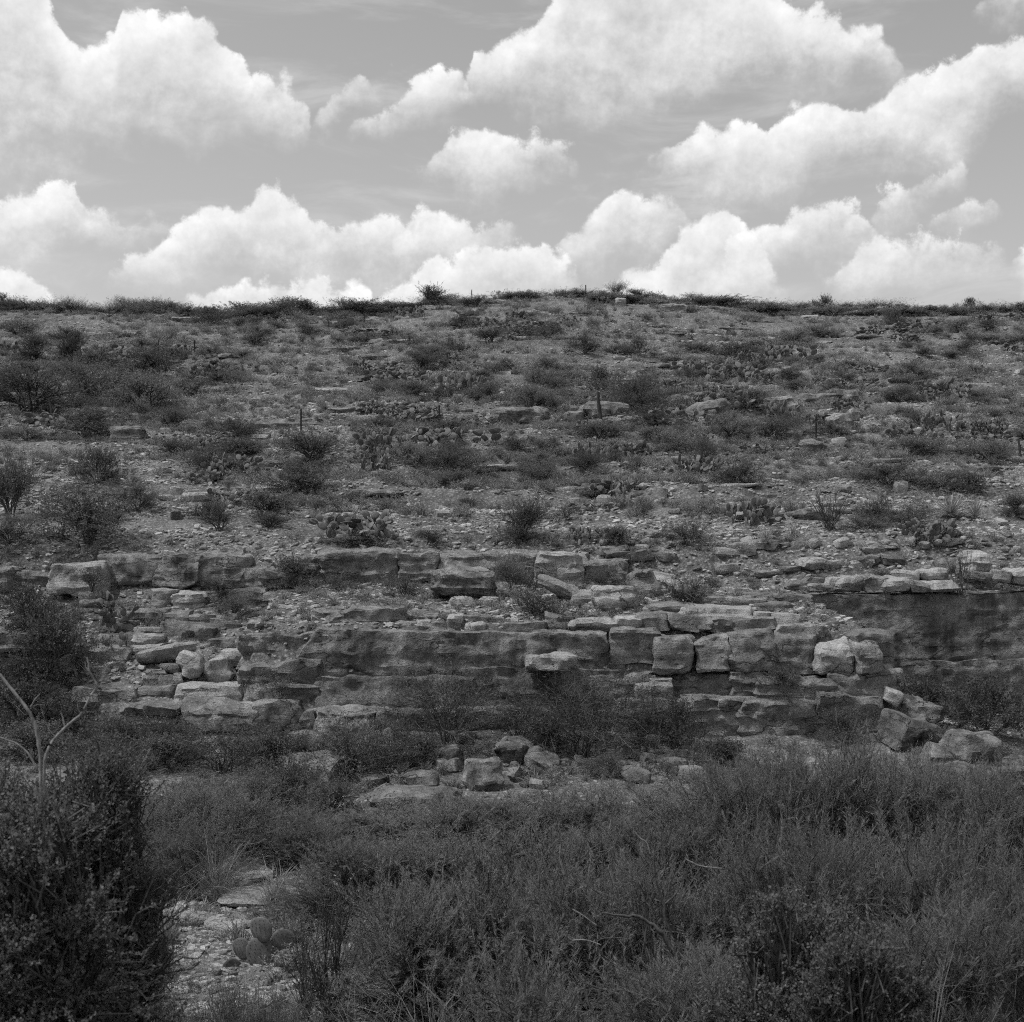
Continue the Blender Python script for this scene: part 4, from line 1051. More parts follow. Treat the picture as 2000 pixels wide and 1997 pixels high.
HAND = [
 # kind, px, foot py, width, height, label
 ('tree', 842, 600, 52, 44, "lone small tree standing up from the skyline left of the summit"),
 ('pale', 1203, 577, 54, 26, "pale round bush on the skyline at the summit"),
 ('dense', 1612, 600, 34, 24, "small dark bush standing alone on the right skyline"),
 ('dense', 1895, 602, 30, 22, "small dark bush on the skyline near the right edge"),
 ('fuzzy', 60, 800, 240, 88, "wide dark thicket shrub at the left edge above the leaning post"),
 ('fuzzy', 175, 775, 180, 66, "second dark thicket shrub right of the one at the left edge"),
 ('fuzzy', 285, 802, 170, 78, "tall rounded thicket shrub right of the leftmost post"),
 ('dense', 300, 738, 110, 58, "round dark shrub uphill of the thicket on the left"),
 ('fuzzy', 190, 720, 90, 48, "rounded grey shrub far up the left slope beside small trees"),
 ('tree', 140, 708, 50, 62, "crooked little tree on the upper left slope"),
 ('tree', 70, 712, 66, 58, "spindly little tree at the upper left beside the crooked one"),
 ('dense', 165, 848, 120, 54, "dark spreading bush just right of the leftmost fence post"),
 ('open', 605, 905, 130, 72, "open shrub with dark fanning branches below the third post from left"),
 ('dense', 590, 962, 140, 62, "dense dark bush below the open fanning shrub on the left slope"),
 ('dense', 190, 945, 95, 72, "dark upright bush in the middle of the left slope"),
 ('fuzzy', 265, 1000, 105, 60, "grey twiggy shrub above the largest dark bush on the left"),
 ('open', 22, 1018, 110, 130, "tall dark bush at the left edge of the slope"),
 ('dense', 172, 1072, 195, 110, "largest dark bush on the lower left slope"),
 ('fuzzy', 20, 1070, 100, 58, "low grey shrub at the left edge above the ledges"),
 ('dead', 428, 1038, 80, 52, "low leafless bush on the pale gravel at left"),
 ('pear', 705, 1046, 132, 46, "broad prickly pear clump on the gravel above the upper ledge"),
 ('open', 1022, 1052, 104, 84, "airy open shrub in the middle of the gravel slope"),
 ('dense', 1010, 1088, 84, 40, "small dense bush just below the airy open shrub"),
 ('fuzzy', 876, 918, 138, 60, "wide dense shrub in the middle of the slope"),
 ('pear', 762, 884, 96, 42, "prickly pear patch left of the wide dense shrub"),
 ('pear', 735, 915, 60, 36, "pale prickly pear below the patch on the middle slope"),
 ('fuzzy', 1172, 856, 120, 34, "grey shrub around the foot of the leaning wooden post"),
 ('fuzzy', 1258, 803, 150, 64, "large grey shrub right of the leaning wooden post"),
 ('fuzzy', 1040, 798, 130, 42, "shrub behind the flat overhanging boulder"),
 ('fuzzy', 1070, 657, 62, 32, "dark round shrub below the summit"),
 ('fuzzy', 1243, 694, 80, 38, "rounded shrub on the upper slope right of the middle"),
 ('fuzzy', 1140, 692, 76, 38, "rounded shrub on the upper slope in the middle"),
 ('dense', 902, 640, 58, 24, "dark bush under the lone skyline tree to its right"),
 ('upright', 800, 674, 30, 26, "small dark upright bush on the upper middle slope"),
 ('fuzzy', 1056, 752, 90, 36, "shrub on the middle slope above the overhanging boulder"),
 ('dense', 1172, 744, 70, 28, "dark shrub above the mound behind the leaning post"),
 ('pear', 905, 774, 70, 40, "tall prickly pear clump on the middle slope"),
 ('upright', 852, 782, 30, 30, "upright stemmed bush left of the tall prickly pear"),
 ('pear', 1470, 1022, 100, 48, "round dark prickly pear dome on the right gravel"),
 ('upright', 1622, 1036, 66, 76, "many-stemmed upright shrub on the right gravel"),
 ('fuzzy', 1712, 1016, 66, 48, "grey bush between the upright shrub and the big prickly pear"),
 ('yucca', 1858, 1012, 74, 56, "spiky yucca head behind the big prickly pear"),
 ('yucca', 1905, 1016, 56, 48, "second smaller yucca to the right of the first"),
 ('fuzzy', 1345, 1072, 100, 52, "grey bush above the ledges on the right of the middle"),
 ('fuzzy', 1735, 944, 150, 50, "wide low bush on the right slope"),
 ('dense', 1445, 944, 105, 38, "dark low bush left of the wide low one on the right slope"),
 ('fuzzy', 1368, 908, 62, 54, "dense upright bush in the right middle of the slope"),
 ('dense', 1892, 962, 70, 40, "dark bush right of the wide low bush"),
 ('pear', 1148, 1104, 66, 32, "prickly pear on the right end of the upper ledge"),
 ('dense', 1212, 1092, 98, 34, "dark bush on top of the upper ledge right end"),
 ('pear', 1200, 968, 100, 40, "prickly pear clump on the middle right slope"),
 ('pear', 1155, 902, 52, 34, "pale prickly pear below the leaning wooden post"),
 ('pear', 1360, 930, 70, 36, "pale prickly pear beside the dense upright bush"),
 ('pear', 1530, 822, 60, 36, "prickly pear growing against the rough pale boulder"),
 ('pear', 1840, 840, 60, 34, "dark prickly pear on the far right slope"),
 ('pear', 1785, 858, 80, 26, "low cactus patch on the right slope below the outcrop"),
 ('fuzzy', 1930, 900, 100, 40, "grey bush at the right edge of the slope"),
 ('dense', 1985, 1010, 70, 44, "dark bush at the right edge below the yuccas"),
 ('fuzzy', 700, 1075, 130, 24, "low strip of scrub along the top of the upper ledge"),
 ('dead', 845, 1072, 110, 30, "low twiggy bush above the joint of the upper ledge"),
 ('yucca', 1497, 1170, 40, 36, "small spiky yucca among the rubble right of the bench"),
 ('pear', 1945, 840, 36, 24, "tiny cactus at the far right edge of the slope"),
 ('yucca', 310, 672, 34, 26, "small yucca with stiff leaves on the upper left slope"),
 ('yucca', 360, 745, 40, 30, "spiky plant in the left thicket"),
]
for h_ in HAND: plant(*h_[:5], label=h_[5])

# the big prickly pear on the right: every pad its own piece
def pear_thing(label, loc, seed, nbase, levels, size, Wd, mesh=PADMESH):
    e = link("prickly_pear", None, None, loc)
    from mathutils import Matrix
    for m_ in pear_layout(seed, nbase, levels, size, Wd):
        o = link("pad", mesh, e); o.matrix_local = Matrix(m_.tolist())
    tag(e, label, "cactus", "large prickly pears")
    return e
h = hit(1812, 1058); pear_thing("biggest prickly pear clump on the slope, in front of the yuccas", (h[0], h[1], h[2]), 460, 17, 2, .25, 2.0)
OCC.append((1812, 1058, 140))
x, y, z = P(230, 1232, 47.6); pear_thing("tall prickly pear growing from the left ledges", (x, y, z), 461, 5, 3, .27, .7)
x, y, z = P(226, 1262, 46.4); pear_thing("low prickly pear just below the tall one on the left ledges", (x, y, z), 464, 4, 1, .24, .8)
x, y, z = P(1642, 1246, 44.8); pear_thing("upright prickly pear at the end of the ledge before the alcove", (x, y, z), 462, 5, 2, .25, .8)
e = link("prickly_pear", None, None, P(512, 1900, 22.6))
tag(e, "large-padded prickly pear in the foreground beside the gravel", "cactus", "large prickly pears")
from mathutils import Matrix as Mt
for px_, py_, sz_, roll_, yaw_, lean_, dy_ in [(508,1893,.40,2,10,-8,0.0), (478,1880,.30,-22,-25,5,.12), (540,1868,.33,24,20,-4,.10), (556,1906,.36,12,-15,-6,-.1), (470,1902,.28,-48,20,8,-.05), (514,1843,.34,-8,-20,4,.03)]:
    x_, y_, z_ = P(px_, py_, 22.6)
    o = link("pad", PADFINE, e)
    o.matrix_local = Mt.Translation(Vector((x_, y_ + dy_, z_)) - Vector(P(512, 1900, 22.6))) @ Mt.Rotation(math.radians(yaw_), 4, 'Z') @ Mt.Rotation(math.radians(lean_), 4, 'X') @ Mt.Rotation(math.radians(roll_), 4, 'Y') @ Mt.Diagonal((sz_ * 1.3, sz_, sz_, 1))


# skyline scrub and the rest of the slope
R2 = np.random.default_rng(77)
for px in np.arange(-60, 2070, 27):
    px = px + R2.uniform(-16, 16)
    if R2.random() < .04: continue
    left = px < 800
    k = R2.choice(['dense', 'fuzzy', 'fuzzy', 'fuzzy', 'pale'] if left else ['fuzzy', 'fuzzy', 'dense', 'pale'])
    sky_y = float(np.interp(px, SKX, SKY))
    hh = R2.choice([R2.uniform(8, 18), R2.uniform(16, 32)]) if left else R2.choice([R2.uniform(2, 10), R2.uniform(8, 18)])
    plant(k, px, sky_y + R2.uniform(3, 16), R2.uniform(55, 120), hh * .8 + 6, group="scrub along the skyline")
tries = 0; made = 0
while made < 215 and tries < 20000:
    tries += 1
    px = R2.uniform(-70, 2070); py = 612 + 440 * R2.random() ** 1.35
    sc_ = 1 + (py - 600) / 330.0
    dens = 1.0 if py < 800 else (.75 if py < 920 else .4)
    if 300 < px < 1650 and 960 < py < 1045: dens *= .45
    if px < 320: dens *= 1.3
    if R2.random() > dens: continue
    w = R2.uniform(26, 62) * sc_ * (1 if py < 900 else .8)
    if float(fbm(np.array([[px / 210, py / (26 * sc_), 3.3]]), 88, 2)[0]) < -.04 + (.08 if py > 900 else 0): continue
    if any(abs(px - a) < (w + c) * .27 and abs(py - b) < 6 + 4 * sc_ for a, b, c in OCC): continue
    k = R2.choice(['fuzzy', 'dense', 'pear', 'pale', 'open', 'upright'], p=[.40, .15, .28, .07, .07, .03])
    if k == 'upright': w *= .6
    plant(k, px, py, w * R2.uniform(.9, 1.4), w * R2.uniform(.30, .52) * (.8 if k == 'pear' else 1) * (2.0 if k == 'upright' else 1))
    made += 1

for px, py, w, t in [(405,1738,150,14),(505,1756,150,16),(450,1812,80,14),(470,1712,130,14),(380,1800,80,14)]:
    h = hit(px, py, 20, 34); y = h[1]; s_ = nseed()
    link("rock_slab", rock("rock_slab", w / F * y / 2, w / F * y * .45, .08, s_, M['rock_pale'], 6.0, 8, .14, .04, .12, 16, jit=.3), hillside, (h[0], h[1], h[2] + .05), (0, 0, RNG.uniform(-.6, .6)))
# grass and small herbs over the slope
def cover(name, label, n, seed, protos, smin, smax, th, low=.5, bench=.10):
    P_, S_ = [], []
    for (cnt, a, b, pw, sc2) in ((int(n * low), 53, 90, .8, 1.0), (int(n * .35), 88, 150, 1.0, 1.35), (int(n * .15), 148, 200, 1.0, 1.8)):
        p, r = ground_points(cnt, a, b, pw, .46, seed + a)
        k = fbm(np.stack([p[:, 0], p[:, 1], p[:, 1] * 0], -1) / np.array([9.0, 3.2, 1.0]), seed, 3) > th
        k &= (p[:, 1] > 63) | (fbm(p / np.array([7., 3, 1]), seed + 9, 2) > .12)
        p = p[k]; P_.append(p); S_.append(r.uniform(smin, smax, len(p)) * sc2)
    p, r = ground_points(int(n * bench), 44.5, 53, 1.0, .46, seed + 3); P_.append(p); S_.append(r.uniform(smin, smax, len(p)) * .7)
    p, r = ground_points(int(n * .22), 12, 42, .8, .46, seed + 4)
    p = p[(p[:, 1] < 35) | (r.random(len(p)) < .3)]
    p = p[~((np.abs(p[:, 0] / p[:, 1] * F + CX - 430 - (p[:, 1] - 26) * 6) < 125) & (p[:, 1] > 20) & (p[:, 1] < 31) & (np.random.default_rng(3).random(len(p)) < .85))]
    P_.append(p); S_.append(r.uniform(smin, smax, len(p)) * .8)
    p = np.concatenate(P_); s = np.concatenate(S_); r = np.random.default_rng(seed); m_ = len(p)
    stuff(name, label, p, np.stack([np.zeros(m_), np.zeros(m_), r.uniform(0, 6.28, m_)], -1), np.stack([s * r.uniform(.9, 1.5, m_), s * r.uniform(.9, 1.5, m_), s * r.uniform(.6, 1.2, m_)], -1), r.integers(0, len(protos), m_), protos)
cover("grass", "dry grass tufts scattered over the stony ground", 6500, 500, TUFT, .7, 1.5, -.05)
cover("undergrowth", "low grey herbs scattered between the stones", 9000, 520, HERB, .6, 1.5, .02, .33, .03)

# ------------------------------------------------------------------ fence posts on the slope
def post(label, px, base, hpx, kind='steel', lean=0.0, thick=1.0):
    h = hit(px, base)
    H = hpx / F * h[1]
    r = np.random.default_rng(int(px))
    if kind == 'steel':                       # T-post: flange, web, studs, anchor plate
        t = .042 * thick
        bm_v, bm_f = [], []
        def bx(x0, x1, y0, y1, z0, z1):
            o = len(bm_v)
            for zz in (z0, z1):
                for (xx, yy) in ((x0, y0), (x1, y0), (x1, y1), (x0, y1)): bm_v.append([xx, yy, zz])
            bm_f.extend([[o, o+3, o+2, o+1], [o+4, o+5, o+6, o+7], [o, o+1, o+5, o+4], [o+1, o+2, o+6, o+5], [o+2, o+3, o+7, o+6], [o+3, o, o+4, o+7]])
        bx(-t, t, -t * .45, 0, -.3, H); bx(-t * .3, t * .3, 0.001, t * 1.6, -.3, H - .004)
        for q in np.arange(.1, H - .05, .12): bx(-t * .35, t * .35, -t * .8, -t * .451, q, q + .04)
        bx(-.06, .06, -t * .9, -t * .46, -.28, .06)
        me = mesh_from("fence_post", np.array(bm_v), np.array(bm_f), M['post_steel'])
    else:                                     # crooked split-wood post
        K = 10; zz = np.linspace(-.3, H, K)
        poly = np.stack([np.cumsum(r.normal(0, .012, K)), np.cumsum(r.normal(0, .012, K)), zz], -1)[None]
        rad = (  .09 * thick * (1 - .35 * np.linspace(0, 1, K) ** 3) * r.uniform(.85, 1.15, K))[None]
        V_, F_ = tubes(poly, rad, 7)
        st = np.array([[[poly[0, 6, 0], poly[0, 6, 1], zz[6]], [poly[0, 6, 0] + .06, poly[0, 6, 1], zz[6] + .05], [poly[0, 6, 0] + .10, poly[0, 6, 1], zz[6] + .12]]])
        V2, F2 = tubes(st, np.array([[.035, .03, .015]]), 5)
        me = mesh_from("fence_post", np.concatenate([V_, V2]), np.concatenate([F_, F2 + len(V_)]), M['post_wood'], smooth=True)
    o = link("fence_post", me, None, tuple(h), (0, math.radians(lean), 0))
    tag(o, label, "fence post", "posts of the old fence")
post("leaning dark fence post at the far left of the slope", 104, 824, 47, 'wood', -12, .8)
post("thin steel fence post, second from the left edge", 344, 842, 38, 'steel', -3, 1.1)
post("steel fence post above the open fanning shrub", 588, 846, 46, 'steel', 0, 1.15)
post("straight steel fence post left of the flat overhanging boulder", 858, 840, 48, 'steel', 0, 1.15)
post("thick crooked wooden post leaning beside the smooth mound", 1174, 824, 58, 'wood', -6, 1.35)
post("steel fence post above the wide low boulder on the right", 1594, 865, 50, 'steel', 0, 1.15)
post("fence post at the right edge of the slope", 1992, 894, 36, 'wood', -5, .9)
post("fence post on the upper left slope, right one of a pair", 380, 694, 29, 'steel', 0, 1.6)
post("pale thin fence post on the upper left slope, left one of a pair", 309, 702, 38, 'steel', 1, 1.0)
post("leaning fence post below the left skyline scrub", 643, 650, 30, 'wood', -6, .8)
post("short fence post below the lone skyline tree, to its left", 770, 620, 24, 'wood', 0, .9)
post("small fence post farther left below the skyline tree", 711, 632, 18, 'steel', 1, 1.6)
post("tiny fence post on the skyline right of the lone tree", 921, 592, 26, 'wood', 0, .8)
post("tiny fence post on the summit skyline", 1144, 582, 25, 'steel', 0, 1.6)

# ------------------------------------------------------------------ bushes on and below the cliff
CL = [
 ('dense', 575, 1154, 105, 70, 50.0, "dark twiggy bush before the joint of the upper ledge"),
 ('fuzzy', 668, 1152, 66, 34, 50.0, "small grey bush at the foot of the long upper slab"),
 ('dead', 790, 1192, 90, 78, 48.6, "thin leafless bush left of the layered boulder"),
 ('pale', 1000, 1160, 90, 84, 48.8, "pale feathery bush right of the layered boulder"),
 ('dense', 1052, 1222, 130, 60, 46.2, "dark leafy bush on the bench below the tilted slab"),
 ('fuzzy', 1185, 1146, 70, 40, 49.4, "grey bush under the right end of the upper ledge"),
 ('dead', 1345, 1186, 120, 76, 47.0, "dark spiny leafless bush right of the pale squarish boulder"),
 ('dense', 110, 1308, 150, 118, 44.4, "dark bush hanging over the ledges on the left"),
 ('dense', 58, 1236, 140, 96, 46.0, "dark bush above the left slab"),
 ('dead', 180, 1150, 60, 50, 49.2, "leafless twigs right of the lumpy upper left block"),
 ('dead', 430, 1160, 90, 34, 49.4, "low twiggy bush under the upper ledge at left"),
 ('fuzzy', 455, 1192, 60, 34, 48.6, "small grey bush among the thin slabs"),
 ('fuzzy', 522, 1360, 96, 62, 44.0, "grey bush on the ledge left of the main wall"),
 ('dead', 470, 1290, 50, 26, 46.0, "little dry bush by the light square block"),
 ('airy', 872, 1462, 230, 170, 42.0, "large dark open bush against the main wall"),
 ('airy', 1140, 1476, 290, 170, 42.0, "widest dark bush against the cliff right of the middle"),
 ('airy', 1010, 1450, 150, 110, 42.4, "dark bush between the two large ones against the wall"),
 ('dense', 1318, 1462, 120, 100, 42.0, "dark bush under the lower right ledge"),
 ('dense', 1530, 1332, 100, 30, 42.7, "low leafy bush on the ledge under the big blocks"),
 ('fuzzy', 1660, 1450, 130, 66, 41.8, "grey bush at the right end of the ledge foot"),
 ('dense', 1925, 1436, 200, 110, 43.6, "dark leafy bush in the alcove behind the round boulder"),
 ('dense', 1800, 1410, 120, 90, 46.0, "dark bush in the shadow of the alcove wall"),
 ('upright', 1878, 1156, 44, 76, 48.4, "dark upright twigs on the alcove rim"),
 ('fuzzy', 1730, 1140, 70, 30, 49.6, "grey tuft of scrub above the alcove wall"),
 ('airy', 430, 1506, 240, 110, 40.6, "dark bush below the left ledges"),
 ('dense', 330, 1480, 150, 80, 41.5, "dark scrub in the hollow under the left ledges"),
 ('fuzzy', 690, 1516, 190, 120, 39.8, "grey bush before the leaning boulders"),
 ('airy', 760, 1500, 150, 110, 40.2, "twiggy bush right of the leaning boulders"),
 ('dense', 560, 1590, 170, 110, 37.6, "dark tangled bush at the left of the creek bed"),
 ('dense', 640, 1606, 130, 80, 36.8, "dark low bush before the broad low boulder"),
 ('fuzzy', 480, 1610, 180, 110, 36.6, "grey bush left of the tangled one by the creek"),
 ('dense', 40, 1420, 170, 100, 43.4, "dark scrub behind the left bleached branch"),
 ('dense', 140, 1440, 150, 84, 43.2, "dark scrub between the two bleached branches"),
 ('airy', 60, 1345, 150, 70, 44.6, "thin dark scrub above the left bleached branch"),
 ('dense', 235, 1470, 150, 70, 42.6, "dark bush at the left end of the lowest ledge"),
 ('airy', 1250, 1450, 140, 120, 42.0, "thin dark bush at the left end of the lower right ledge"),
 ('dense', 60, 1490, 170, 80, 41.0, "dark bush low behind the bleached branches"),
 ('airy', 235, 1510, 160, 80, 40.4, "thin bush right of the leafy tree top"),
 ('dense', 330, 1500, 150, 70, 40.6, "dark low bush under the left ledges, right of the leafy tree"),
 ('dense', 530, 1500, 130, 84, 40.4, "dark bush left of the broad low boulder"),
 ('dense', 830, 1490, 110, 60, 40.6, "dark bush left of the stone pile"),
 ('dense', 1075, 1470, 140, 80, 41.6, "dark bush above the diamond-shaped boulder"),
 ('dense', 1400, 1500, 130, 60, 40.2, "dark bush right of the pebble fan"),
 ('fuzzy', 1180, 1520, 110, 50, 39.4, "low bush on the pebble fan"),
]
for k, px, py, w, hp, y, lab in CL:
    if y < 43.2: y = min(y, float(hit(px, py, 30, 43.3)[1]))
    plant(k, px, py, w, hp, label=lab, at=P(px, py, y), group="bushes on the cliff")

# ------------------------------------------------------------------ foreground thicket
ACA = [pair("acacia", shrub(600 + i, 3.2, 2.7, 24, 820, 60, (.105, .0085), .62, .036, feather=True, up=.22, spread=.10, low=.10, bare=.04), M['bark'], M['frond']) for i in range(3)]
FINE = [pair("acacia", shrub(620 + i, 3.2, 2.4, 22, 800, 46, (.07, .008), .50, .028, feather=True, up=.14, spread=.11, low=.12, bdiv=.5, bare=.12), M['bark'], M['frond']) for i in range(2)]
BROOM = [pair("broom", shrub(660 + i, 1.6, 1.1, 18, 900, 6, (.06, .006), .36, .012, up=1.1, spread=.13, low=.2), M['bark'], M['leaf']) for i in range(2)]
THORN = [pair("thorn", shrub(670 + i, 1.1, 2.2, 11, 150, 4, (.032, .014), .24, .026, up=.4, spread=.15, low=.25), M['bark'], M['leaf_dark']) for i in range(2)]

def fore(protos, pw, ph, name, px, top, y, wpx, label=None, words=None, sink=0.0, group="foreground thicket", rz=None):
    """plant standing on the ground at distance y whose top shows at photo row top"""
    pw, ph = extent(protos)
    x = (px - CX) / F * y
    z0 = float(terrain(x, y)) - .05 - sink
    H = (CY - top) / F * y - z0
    w = wpx / F * y
    o = thing_pair(name, protos[RNG.integers(len(protos))], (x, y, z0), RNG.uniform(0, 6.28) if rz is None else rz, (w / pw, w / pw, H / ph))
    if label: tag(o, label, "shrub", group)
    else: auto(o, *words, "shrub", group, px, (top + 60))
    return o
AW = ("feathery foreground acacia", "acacia")
for px, top, y, w in [(640,1602,31,210),(770,1580,31,240),(905,1566,30,230),(1045,1556,30,240),(1190,1545,30,230),(1330,1535,30,230),(1440,1490,29,220),
                      (700,1640,25,260),(850,1640,25,260),(1010,1630,24,290),(1170,1612,25,270),(1320,1580,24,320),(1480,1500,25,300),(1620,1452,25,300),(1760,1500,25,300),(1890,1510,25,300),(2030,1500,25,300),
                      (830,1740,19,340),(1010,1745,19,330),(1200,1700,19,360),(1390,1720,19,320),(1570,1640,19,380),(1750,1640,19,380),(1930,1620,19,400),
                      (1080,1850,15,420),(1350,1850,15,420),(1850,1760,15,440),(2050,1740,15,400)]:
    fore(ACA, 3.5, 2.95, "acacia_bush", px, top, y, w, words=AW)
for px, top, y, w in [(320,1530,31,240),(430,1545,30,260),(540,1570,30,240),(600,1600,29,180),(380,1610,27,200),(260,1570,29,220)]:
    fore(FINE, 3.5, 2.6, "acacia_bush", px, top, y, w, words=("fine-leaved acacia bush", "fine acacia"))
def leafy(name, px, top, y, wpx, label, n=3000, seed=650, clear=.3, nc=70):
    """small-leaved tree built at its own size"""
    x = (px - CX) / F * y; z0 = float(terrain(x, y)) - .05
    H = (CY - top) / F * y - z0; w = wpx / F * y
    pr = pair("leafy", shrub(seed, w * 1.05, H * 1.02, nc, n, 16, (.031, .021), .19, .035, up=.12, spread=.062, low=.0, clear=clear, zsp=.42), M['bark'], M['leaf_mid'])
    tag(thing_pair(name, pr, (x, y, z0), 0, (1, 1, 1), ("trunk", "crown") if name.endswith("tree") else ("stems", "foliage")), label, "tree" if name.endswith("tree") else "shrub", "small-leaved plants in the foreground")
leafy("leafy_tree", 165, 1425, 13.4, 420, "dense small-leaved tree filling the lower left, below the bleached branches", 3200, 651, .8, 75)
leafy("leafy_tree", -70, 1440, 13.0, 420, "small-leaved tree cut by the left edge of the picture", 2600, 652, .8, 60)
leafy("leafy_bush", 40, 1510, 10.6, 430, "nearest small-leaved bush in the bottom left corner", 3400, 653, .2, 80)
leafy("leafy_bush", 1540, 1690, 13.0, 330, "blurred small-leaved bush in the right foreground", 2000, 654, .2, 50)
leafy("leafy_bush", 1690, 1810, 12.0, 300, "smaller blurred leafy bush right of the first one", 1800, 655, .2, 46)
for i_, (px, top, y, w) in enumerate([(930,1660,19,200),(1120,1640,20,210),(1290,1650,18,200),(1480,1600,21,220),(1800,1640,18,220),(1930,1600,20,200),(780,1720,19,150)]):
    fore(THORN, 1.3, 2.4, "thorn_bush", px, top, y, w, words=("thin dark-stemmed thorn bush", "thorn bush"))
fore(BROOM, 1.8, 1.35, "broom_bush", 265, 1745, 18, 170, "broom-like bush between the leafy tree and the gravel")
fore(BROOM, 1.8, 1.35, "broom_bush", 440, 1925, 17.5, 230, "dark broom-like bush below the foreground cactus")
fore(BROOM, 1.8, 1.35, "broom_bush", 545, 1935, 17, 200, "broom-like bush at the bottom right of the cactus")
fore(BROOM, 1.8, 1.35, "broom_bush", 310, 1940, 16, 190, "broom-like bush at the bottom left of the clearing")
fore(THORN, 1.3, 2.4, "thorn_bush", 640, 1700, 19, 150, "dark thorny bush with upright stems right of the cactus")
fore(THORN, 1.3, 2.4, "thorn_bush", 600, 1780, 19.5, 90, "slender thorny bush left of the dark upright one")
for px, top, y, w, lab in [(425, 1632, 26.5, 90, "tall dry grass clump above the gravel clearing"), (300, 1690, 22, 110, "grass clump at the left rim of the clearing"), (540, 1680, 26.0, 100, "grey grass clump at the head of the gravel clearing"), (830, 1905, 17, 190, "pale arching grass clump at the bottom of the picture"), (690, 1930, 17, 170, "low arching grass at the bottom left of the acacias"), (1400, 1915, 14, 230, "grass clump at the bottom under the acacias"), (1800, 1880, 12.5, 260, "long grass blades in the bottom right")]:
    x = (px - CX) / F * y; z0 = float(terrain(x, y)); H = (CY - top) / F * y - z0
    o = link("grass_clump", mesh_from("grass_clump", *grass_arrays(int(px), 150, H * 1.1, w / F * y, .005 if y > 20 else .004, .3), M['grass']), None, (x, y, z0))
    tag(o, lab, "grass", "grass clumps in the foreground")

# bleached dead snag at the left, and the dark curved trunk inside the thicket
def limb(pts, y, r0, r1, jitter=.0, S=7):
    pts = [P(px, py, y + (q[0] if q else 0)) for px, py, *q in pts]
    p = np.array(pts); K = 4 * (len(p) - 1) + 1
    t = np.linspace(0, len(p) - 1, K)
    c = np.stack([np.interp(t, np.arange(len(p)), p[:, i]) for i in range(3)], -1)
    c[1:-1] = .25 * c[:-2] + .5 * c[1:-1] + .25 * c[2:]
    r = np.random.default_rng(int(abs(pts[0][0]) * 1000))
    c = c + r.normal(0, r0 * .12, c.shape)
    return tubes(c[None], (np.linspace(r0, r1, K) * r.uniform(.88, 1.12, K))[None], S)
def limbs(name, lst, mat, parent=None):
    VV, FF, n = [], [], 0
    for a in lst:
        V_, F_ = limb(*a); VV.append(V_); FF.append(F_ + n); n += len(V_)
    return link(name, mesh_from(name, np.concatenate(VV), np.concatenate(FF), mat, smooth=True), parent)
z4 = lambda L: [(a / 2.76, 1050 + b / 2.76) for a, b in L]
sx, sy = P(90, 1640, 13.2)[0], 13.2
snag = link("dead_snag", None, None, (0, 0, 0))
tag(snag, "bleached bare dead branches rising above the leafy tree at left", "dead branches")
limbs("branch", [(z4([(235, 1700), (232, 1400), (240, 1200), (275, 1105), (350, 1025), (450, 945), (480, 860), (530, 805), (482, 722), (470, 645)]), 11.4, .015, .006)], M['deadwood'], snag)
limbs("branch", [(z4([(225, 1700), (225, 1400), (215, 1140), (195, 1030), (155, 930), (70, 830), (0, 740), (-60, 690)]), 11.4, .017, .011)], M['deadwood'], snag)
limbs("twig", [(z4([(160, 925), (190, 870), (215, 845)]), 11.4, .007, .004)], M['deadwood'], snag)
limbs("twig", [(z4([(200, 1250), (150, 1160), (90, 1110), (0, 1078), (-50, 1070)]), 11.4, .008, .005)], M['deadwood'], snag)
limbs("twig", [(z4([(350, 1022), (340, 980), (330, 945)]), 11.4, .007, .005)], M['deadwood'], snag)
for L in ([(155, 930), (200, 900), (240, 905)], [(180, 1000), (200, 985), (205, 960)], [(300, 1075), (265, 1040), (235, 960), (215, 900)], [(440, 950), (420, 930), (418, 890)], [(70, 830), (95, 815), (100, 780)], [(528, 806), (560, 800), (575, 815)], [(480, 720), (462, 700), (458, 668)], [(120, 890), (100, 920), (95, 960)]):
    limbs("twig", [(z4(L), 11.4, .004, .002)], M['deadwood'], snag)
f3 = lambda L: [(950 + a / 3.22, 1450 + b / 3.22) for a, b in L]
tr = link("acacia_bush", None)
tag(tr, "acacia with a dark curved trunk arching left through the thicket", "shrub", "foreground thicket")
limbs("trunk", [(f3([(1330, 1960), (1310, 1700), (1230, 1450), (1180, 1330), (1120, 1220), (1050, 1150), (960, 1090), (880, 1095), (720, 1075)]), 15.6, .040, .011)], M['bark'], tr)
limbs("branch", [(f3([(1180, 1330), (1165, 1200), (1125, 1110), (1120, 1020), (1070, 900), (1050, 750), (1060, 640)]), 15.7, .018, .006)], M['bark'], tr)
limbs("branch", [(f3([(1120, 1020), (1190, 960), (1230, 890)]), 15.7, .011, .005)], M['bark'], tr)
limbs("branch", [(f3([(1310, 1640), (1150, 1590), (980, 1550), (740, 1560), (590, 1500)]), 15.8, .022, .010)], M['bark'], tr)
for i, L in enumerate([[(540, 1050), (600, 1085), (690, 1150)], [(465, 640), (462, 740), (490, 830)], [(930, 560), (960, 600), (1010, 630), (1030, 700)], [(540, 1248), (620, 1240), (720, 1275)], [(1250, 735), (1340, 780), (1480, 795)], [(900, 985), (912, 1035)]]):
    o = limbs("bare_stick", [(f3(L), 14.4 + .1 * i, .008, .006)], M['deadwood'])
    tag(o, ["pale bare stick slanting in the middle of the thicket", "pale upright stick at the left of the thicket", "thin crooked pale stick high in the thicket", "pale curved stick low in the thicket", "thin pale stick arching to the right in the thicket", "short pale stub above the arching trunk"][i], "stick", "bare sticks in the thicket")

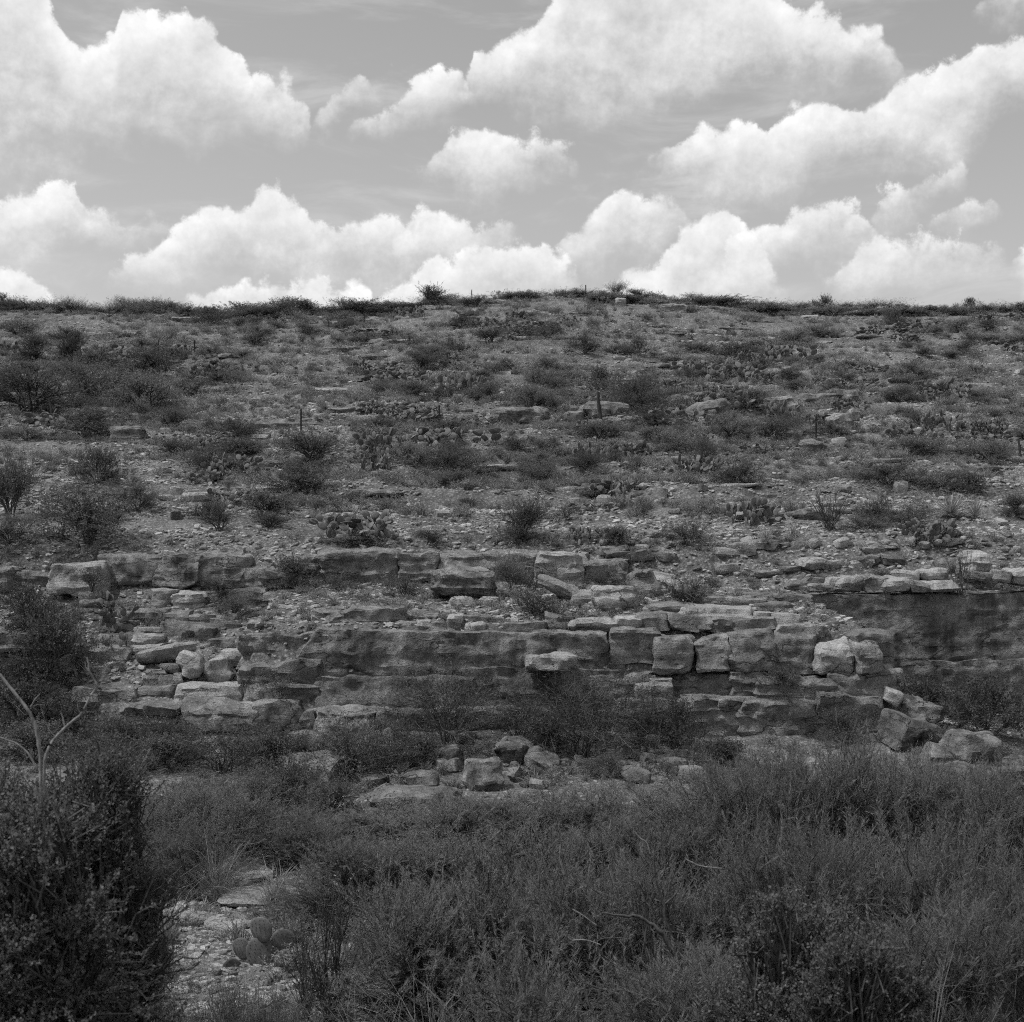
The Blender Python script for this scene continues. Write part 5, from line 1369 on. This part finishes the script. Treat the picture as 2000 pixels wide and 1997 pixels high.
# ------------------------------------------------------------------ labels for the many: by what they stand nearest to
LAND = [("leftmost leaning post", 104, 800), ("second post from the left", 344, 820), ("post above the fanning shrub", 588, 820), ("post left of the overhanging boulder", 858, 815), ("leaning wooden post", 1174, 795),
        ("steel post on the right", 1594, 840), ("post at the right edge", 1992, 875), ("lone skyline tree", 842, 580), ("summit", 1150, 575), ("pair of upper left posts", 345, 685), ("dark right skyline bush", 1612, 590),
        ("big prickly pear", 1812, 1020), ("round dark prickly pear dome", 1470, 1000), ("airy open shrub", 1022, 1010), ("broad prickly pear above the ledge", 705, 1030), ("largest dark bush at left", 172, 1030),
        ("large tilted boulder", 1388, 800), ("long flat outcrop", 1590, 777), ("tall prickly pear on the slope", 905, 755), ("wide low bush at right", 1735, 920), ("wide dense shrub mid slope", 876, 890), ("skyline bush near the right edge", 1895, 595),
        ("leaning post below the left skyline", 643, 635), ("crooked little tree at left", 140, 680),
        ("gravel clearing", 450, 1780), ("arching dark trunk", 1260, 1830), ("big round boulder", 1915, 1480), ("pebble fan", 1260, 1490), ("dark thorny bush", 620, 1800), ("stone pile at the cliff foot", 950, 1480), ("blurred leafy bush", 1560, 1760), ("main streaked wall", 800, 1330), ("bottom right corner", 1990, 1980), ("flat slab in the creek", 810, 1565), ("right end of the cliff", 1700, 1420)]
ORD = ["nearest", "second nearest", "third nearest", "fourth nearest", "fifth nearest", "sixth nearest", "seventh nearest", "eighth nearest", "ninth nearest", "tenth nearest", "eleventh nearest", "twelfth nearest"]
buckets = {}
for o, phrase, noun, px, py in AUTO:
    best = min(LAND, key=lambda L: (L[1] - px) ** 2 + (1.8 * (L[2] - py)) ** 2)
    ddx, ddy = px - best[1], 1.8 * (py - best[2])
    where = ("right of" if ddx > 0 else "left of") if abs(ddx) >= abs(ddy) else ("below" if ddy > 0 else "above")
    buckets.setdefault((phrase, noun, best[0], where), []).append((ddx * ddx + ddy * ddy, o))
for (phrase, noun, lm, where), lst in buckets.items():
    lst.sort(key=lambda t: t[0])
    for i, (_, o) in enumerate(lst):
        if len(lst) == 1: o["label"] = "%s %s the %s" % (phrase, where, lm)
        else: o["label"] = "%s %s the %s, %s" % (phrase, where, lm, ORD[min(i, 11)])
